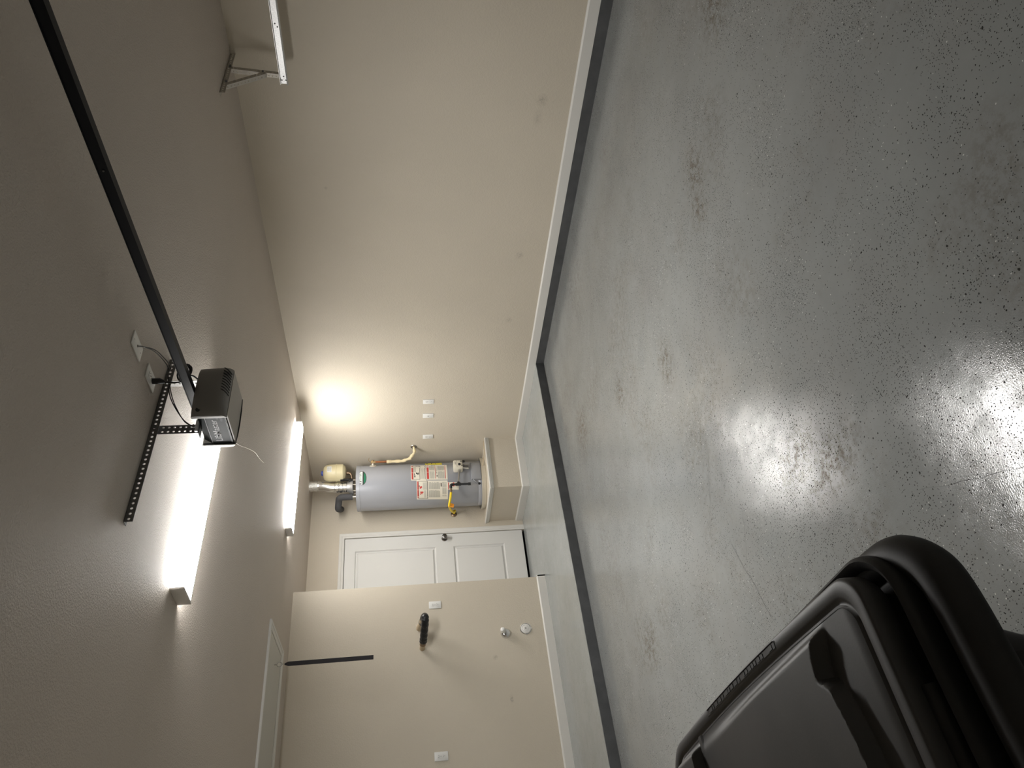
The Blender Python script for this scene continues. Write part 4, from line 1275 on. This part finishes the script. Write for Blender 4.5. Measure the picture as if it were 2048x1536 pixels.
def loft(bm, secs, cap0=True, cap1=True):
    rings = [[bm.verts.new((x, y, z)) for x, y in pts] for pts, z in secs]
    n = len(rings[0])
    for a, b in zip(rings, rings[1:]):
        for k in range(n): bm.faces.new((a[k], a[(k + 1) % n], b[(k + 1) % n], b[k]))
    if cap0: bm.faces.new(rings[0][::-1])
    if cap1: bm.faces.new(rings[-1])
LY0, LY1 = 0.655, 1.375
bm = bm_new()
loft(bm, [(rrect(0.205, 0.79, 1.16, 0.05), 0.03), (rrect(0.210, 0.785, 1.17, 0.05), 0.06), (rrect(0.236, 0.765, 1.22, 0.05), 0.45), (rrect(0.256, 0.725, 1.26, 0.05), 0.76), (rrect(0.272, 0.700, 1.29, 0.05), 0.85), (rrect(0.285, 0.680, 1.31, 0.05), 0.93), (rrect(0.290, 0.665, 1.33, 0.05), 0.955), (rrect(0.292, 0.660, 1.345, 0.05), 0.958), (rrect(0.292, 0.660, 1.345, 0.05), 0.970)])
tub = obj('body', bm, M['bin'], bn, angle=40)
# rear rim with a raised lip
bm = bm_new()
loft(bm, [(rrect(0.316, 0.630, 1.35, 0.062, bow=0.002), 0.945), (rrect(0.321, 0.626, 1.352, 0.065, bow=0.002), 0.958), (rrect(0.322, 0.625, 1.352, 0.065, bow=0.002), 0.970), (rrect(0.321, 0.627, 1.350, 0.063, bow=0.002), 0.977), (rrect(0.317, 0.631, 1.346, 0.060, bow=0.002), 0.980), (rrect(0.312, 0.637, 1.340, 0.055, bow=0.002), 0.976), (rrect(0.303, 0.647, 1.335, 0.050, bow=0.002), 0.955)])
obj('rim', bm, M['bin'], bn, angle=60)
# handle bar wrapping the rear corners
bm = bm_new()
half = [(0.309, 0.760), (0.311, 0.700), (0.308, 0.660), (0.298, 0.634), (0.272, 0.609), (0.235, 0.601), (0.16, 0.600), (0.08, 0.599)]
path = [(x, y, 0.946) for x, y in half] + [(0, 0.598, 0.946)] + [(-x, y, 0.946) for x, y in half[::-1]]
tube(bm, smooth_path(path, 5), 0.022, 18)
obj('handle', bm, M['bin'], bn, angle=60)
bm = bm_new()
for s in (-1, 1):
    box(bm, s * 0.17 - 0.02, s * 0.17 + 0.02, 0.610, 0.69, 0.90, 0.945)
    box(bm, s * 0.06 - 0.015, s * 0.06 + 0.015, 0.610, 0.69, 0.91, 0.945)
objs('handle_bracket', bm, M['bin'], bn, smooth=False)
bm = bm_new()
loft(bm, [(rrect(0.296, 0.612, 0.90, 0.075), 0.922), (rrect(0.306, 0.604, 0.90, 0.080), 0.930), (rrect(0.306, 0.604, 0.90, 0.080), 0.940), (rrect(0.298, 0.612, 0.89, 0.075), 0.943)])
obj('handle_shelf', bm, M['bin'], bn, angle=50)
# lid: outer band
ZL = 1.0
bm = bm_new()
def lid_out(d): return rrect(0.303 - d, LY0 + d, LY1 - d, 0.040 - d * 0.5, bow=0.010, rf=0.075 - d * 0.5)
secs = [(lid_out(0.004), ZL - 0.030), (lid_out(0.0), ZL - 0.022), (lid_out(0.0), ZL - 0.004), (lid_out(0.0015), ZL - 0.001), (lid_out(0.004), ZL), (lid_out(0.016), ZL + 0.0005), (lid_out(0.018), ZL - 0.001), (lid_out(0.020), ZL - 0.0035), (lid_out(0.023), ZL - 0.004), (lid_out(0.026), ZL - 0.001)]
loft(bm, secs, True, False)
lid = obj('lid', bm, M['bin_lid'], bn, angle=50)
# lid: moulded panel as a height field inside the band
def yedge(x):
    x = abs(x)
    pts = [(0, 0.728), (0.10, 0.730), (0.16, 0.736), (0.212, 0.748), (0.220, 0.757), (0.226, 0.766), (0.245, 0.762), (0.275, 0.745), (0.4, 0.742)]
    for (a, b), (c_, d) in zip(pts, pts[1:]):
        if x <= c_: return b + (d - b) * (x - a) / (c_ - a)
    return pts[-1][1]
def sst(a, b, x):
    t = max(0, min(1, (x - a) / (b - a))); return t * t * (3 - 2 * t)
def lid_h(x, y):
    e = yedge(x)
    ax = abs(x)
    side = sst(0.279, 0.262, ax)
    h = 0
    if y < e - 0.0035:
        # smooth lower part, rolling down toward the hinge
        h = -0.012 * sst(0.700, 0.655, y) - 0.004 * sst(0.235, 0.10, ax) * sst(0.74, 0.66, y)
    elif y < e + 0.0035: h = 0.017 * side * (y - e + 0.0035) / 0.007
    elif y < 1.19: h = 0.017 * side * (1 - 0.85 * sst(0.90, 1.18, y))
    else:
        e2 = 1.205
        h = 0.0025 if y < e2 else 0.018 * side * min(1, (y - e2) / 0.006)
        h *= (1 - sst(1.29, 1.34, y))
    return h
bm = bm_new()
nx, ny = 160, 300
iy0, iy1, ihx = LY0 + 0.024, LY1 - 0.024, 0.279
grid = []
for j in range(ny + 1):
    row = []
    for i in range(nx + 1):
        y = iy0 + (iy1 - iy0) * j / ny
        bowx = 0.010 * math.sin(PI * (y - LY0) / (LY1 - LY0))
        x = (i / nx * 2 - 1) * (ihx + bowx)
        # pull the square corners onto the rounded outline
        for sy, yy, rr in ((-1, iy0, 0.028), (1, iy1, 0.06)):
            hx_ = ihx + bowx
            cxx, cyy = hx_ - rr, yy - sy * rr
            if abs(x) > cxx and (y - cyy) * sy > 0:
                dx, dy = abs(x) - cxx, (y - cyy)
                L = math.hypot(dx, dy); m_ = max(abs(dx), abs(dy))
                if L > 1e-6:
                    x = math.copysign(cxx + dx * m_ / L, x); y = cyy + dy * m_ / L
        row.append(bm.verts.new((x, y, ZL - 0.0015 + lid_h(x, y))))
    grid.append(row)
for a, b in zip(grid, grid[1:]):
    for i in range(nx): bm.faces.new((a[i], a[i + 1], b[i + 1], b[i]))
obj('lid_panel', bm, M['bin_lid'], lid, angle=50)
# recessed strip of embossed lettering along the lid edge
bm = bm_new()
def lx(y): return 0.303 + 0.010 * math.sin(PI * (y - LY0) / (LY1 - LY0))
ya, yb = 0.862, 1.137
rows = []
for i in range(21):
    y = ya + (yb - ya) * i / 20
    rows.append([bm.verts.new((lx(y) - d, y, ZL + h)) for d, h in ((0.0040, 0.0008), (0.0050, 0.0022), (0.0055, 0.0009), (0.0135, 0.0009), (0.0140, 0.0018), (0.0150, 0.0008))])
for a, b in zip(rows, rows[1:]):
    for k in range(5): bm.faces.new((a[k], b[k], b[k + 1], a[k + 1]))
pl = obj('name_strip', bm, M['blackp'], lid, angle=20)
bm = bm_new()
y = 0.870
while y < yb - 0.012:
    l_ = random.choice((0.004, 0.007, 0.010, 0.013))
    if random.random() < 0.8: box(bm, lx(y) - 0.0125, lx(y) - 0.0068, y, y + l_, ZL + 0.0007, ZL + 0.0016)
    y += l_ + random.choice((0.002, 0.004, 0.007))
o_ = obj('embossing', bm, M['ink'], lid, smooth=False)
o_['kind'] = 'stuff'
# hinge and wheels
bm = bm_new()
tube(bm, [(-0.18, 0.655, 0.972), (0.18, 0.655, 0.972)], 0.010, 14)
obj('hinge', bm, M['bin'], bn)
for s in (-1, 1):
    bm = bm_new()
    lathe(bm, [(0, -0.025), (0.05, -0.025), (0.06, -0.02), (0.115, -0.022), (0.122, -0.012), (0.122, 0.012), (0.115, 0.022), (0.06, 0.02), (0.05, 0.025), (0, 0.025)], (s * 0.245, 0.80, 0.122), (1, 0, 0), 36)
    obj('wheel', bm, M['rubber'], bn)
bm = bm_new(); tube(bm, [(-0.26, 0.80, 0.122), (0.26, 0.80, 0.122)], 0.01, 10); obj('axle', bm, M['galv'], bn)
bm = bm_new(); box(bm, -0.19, 0.19, 0.95, 1.15, 0.0, 0.032); obj('foot', bm, M['bin'], bn, smooth=False)
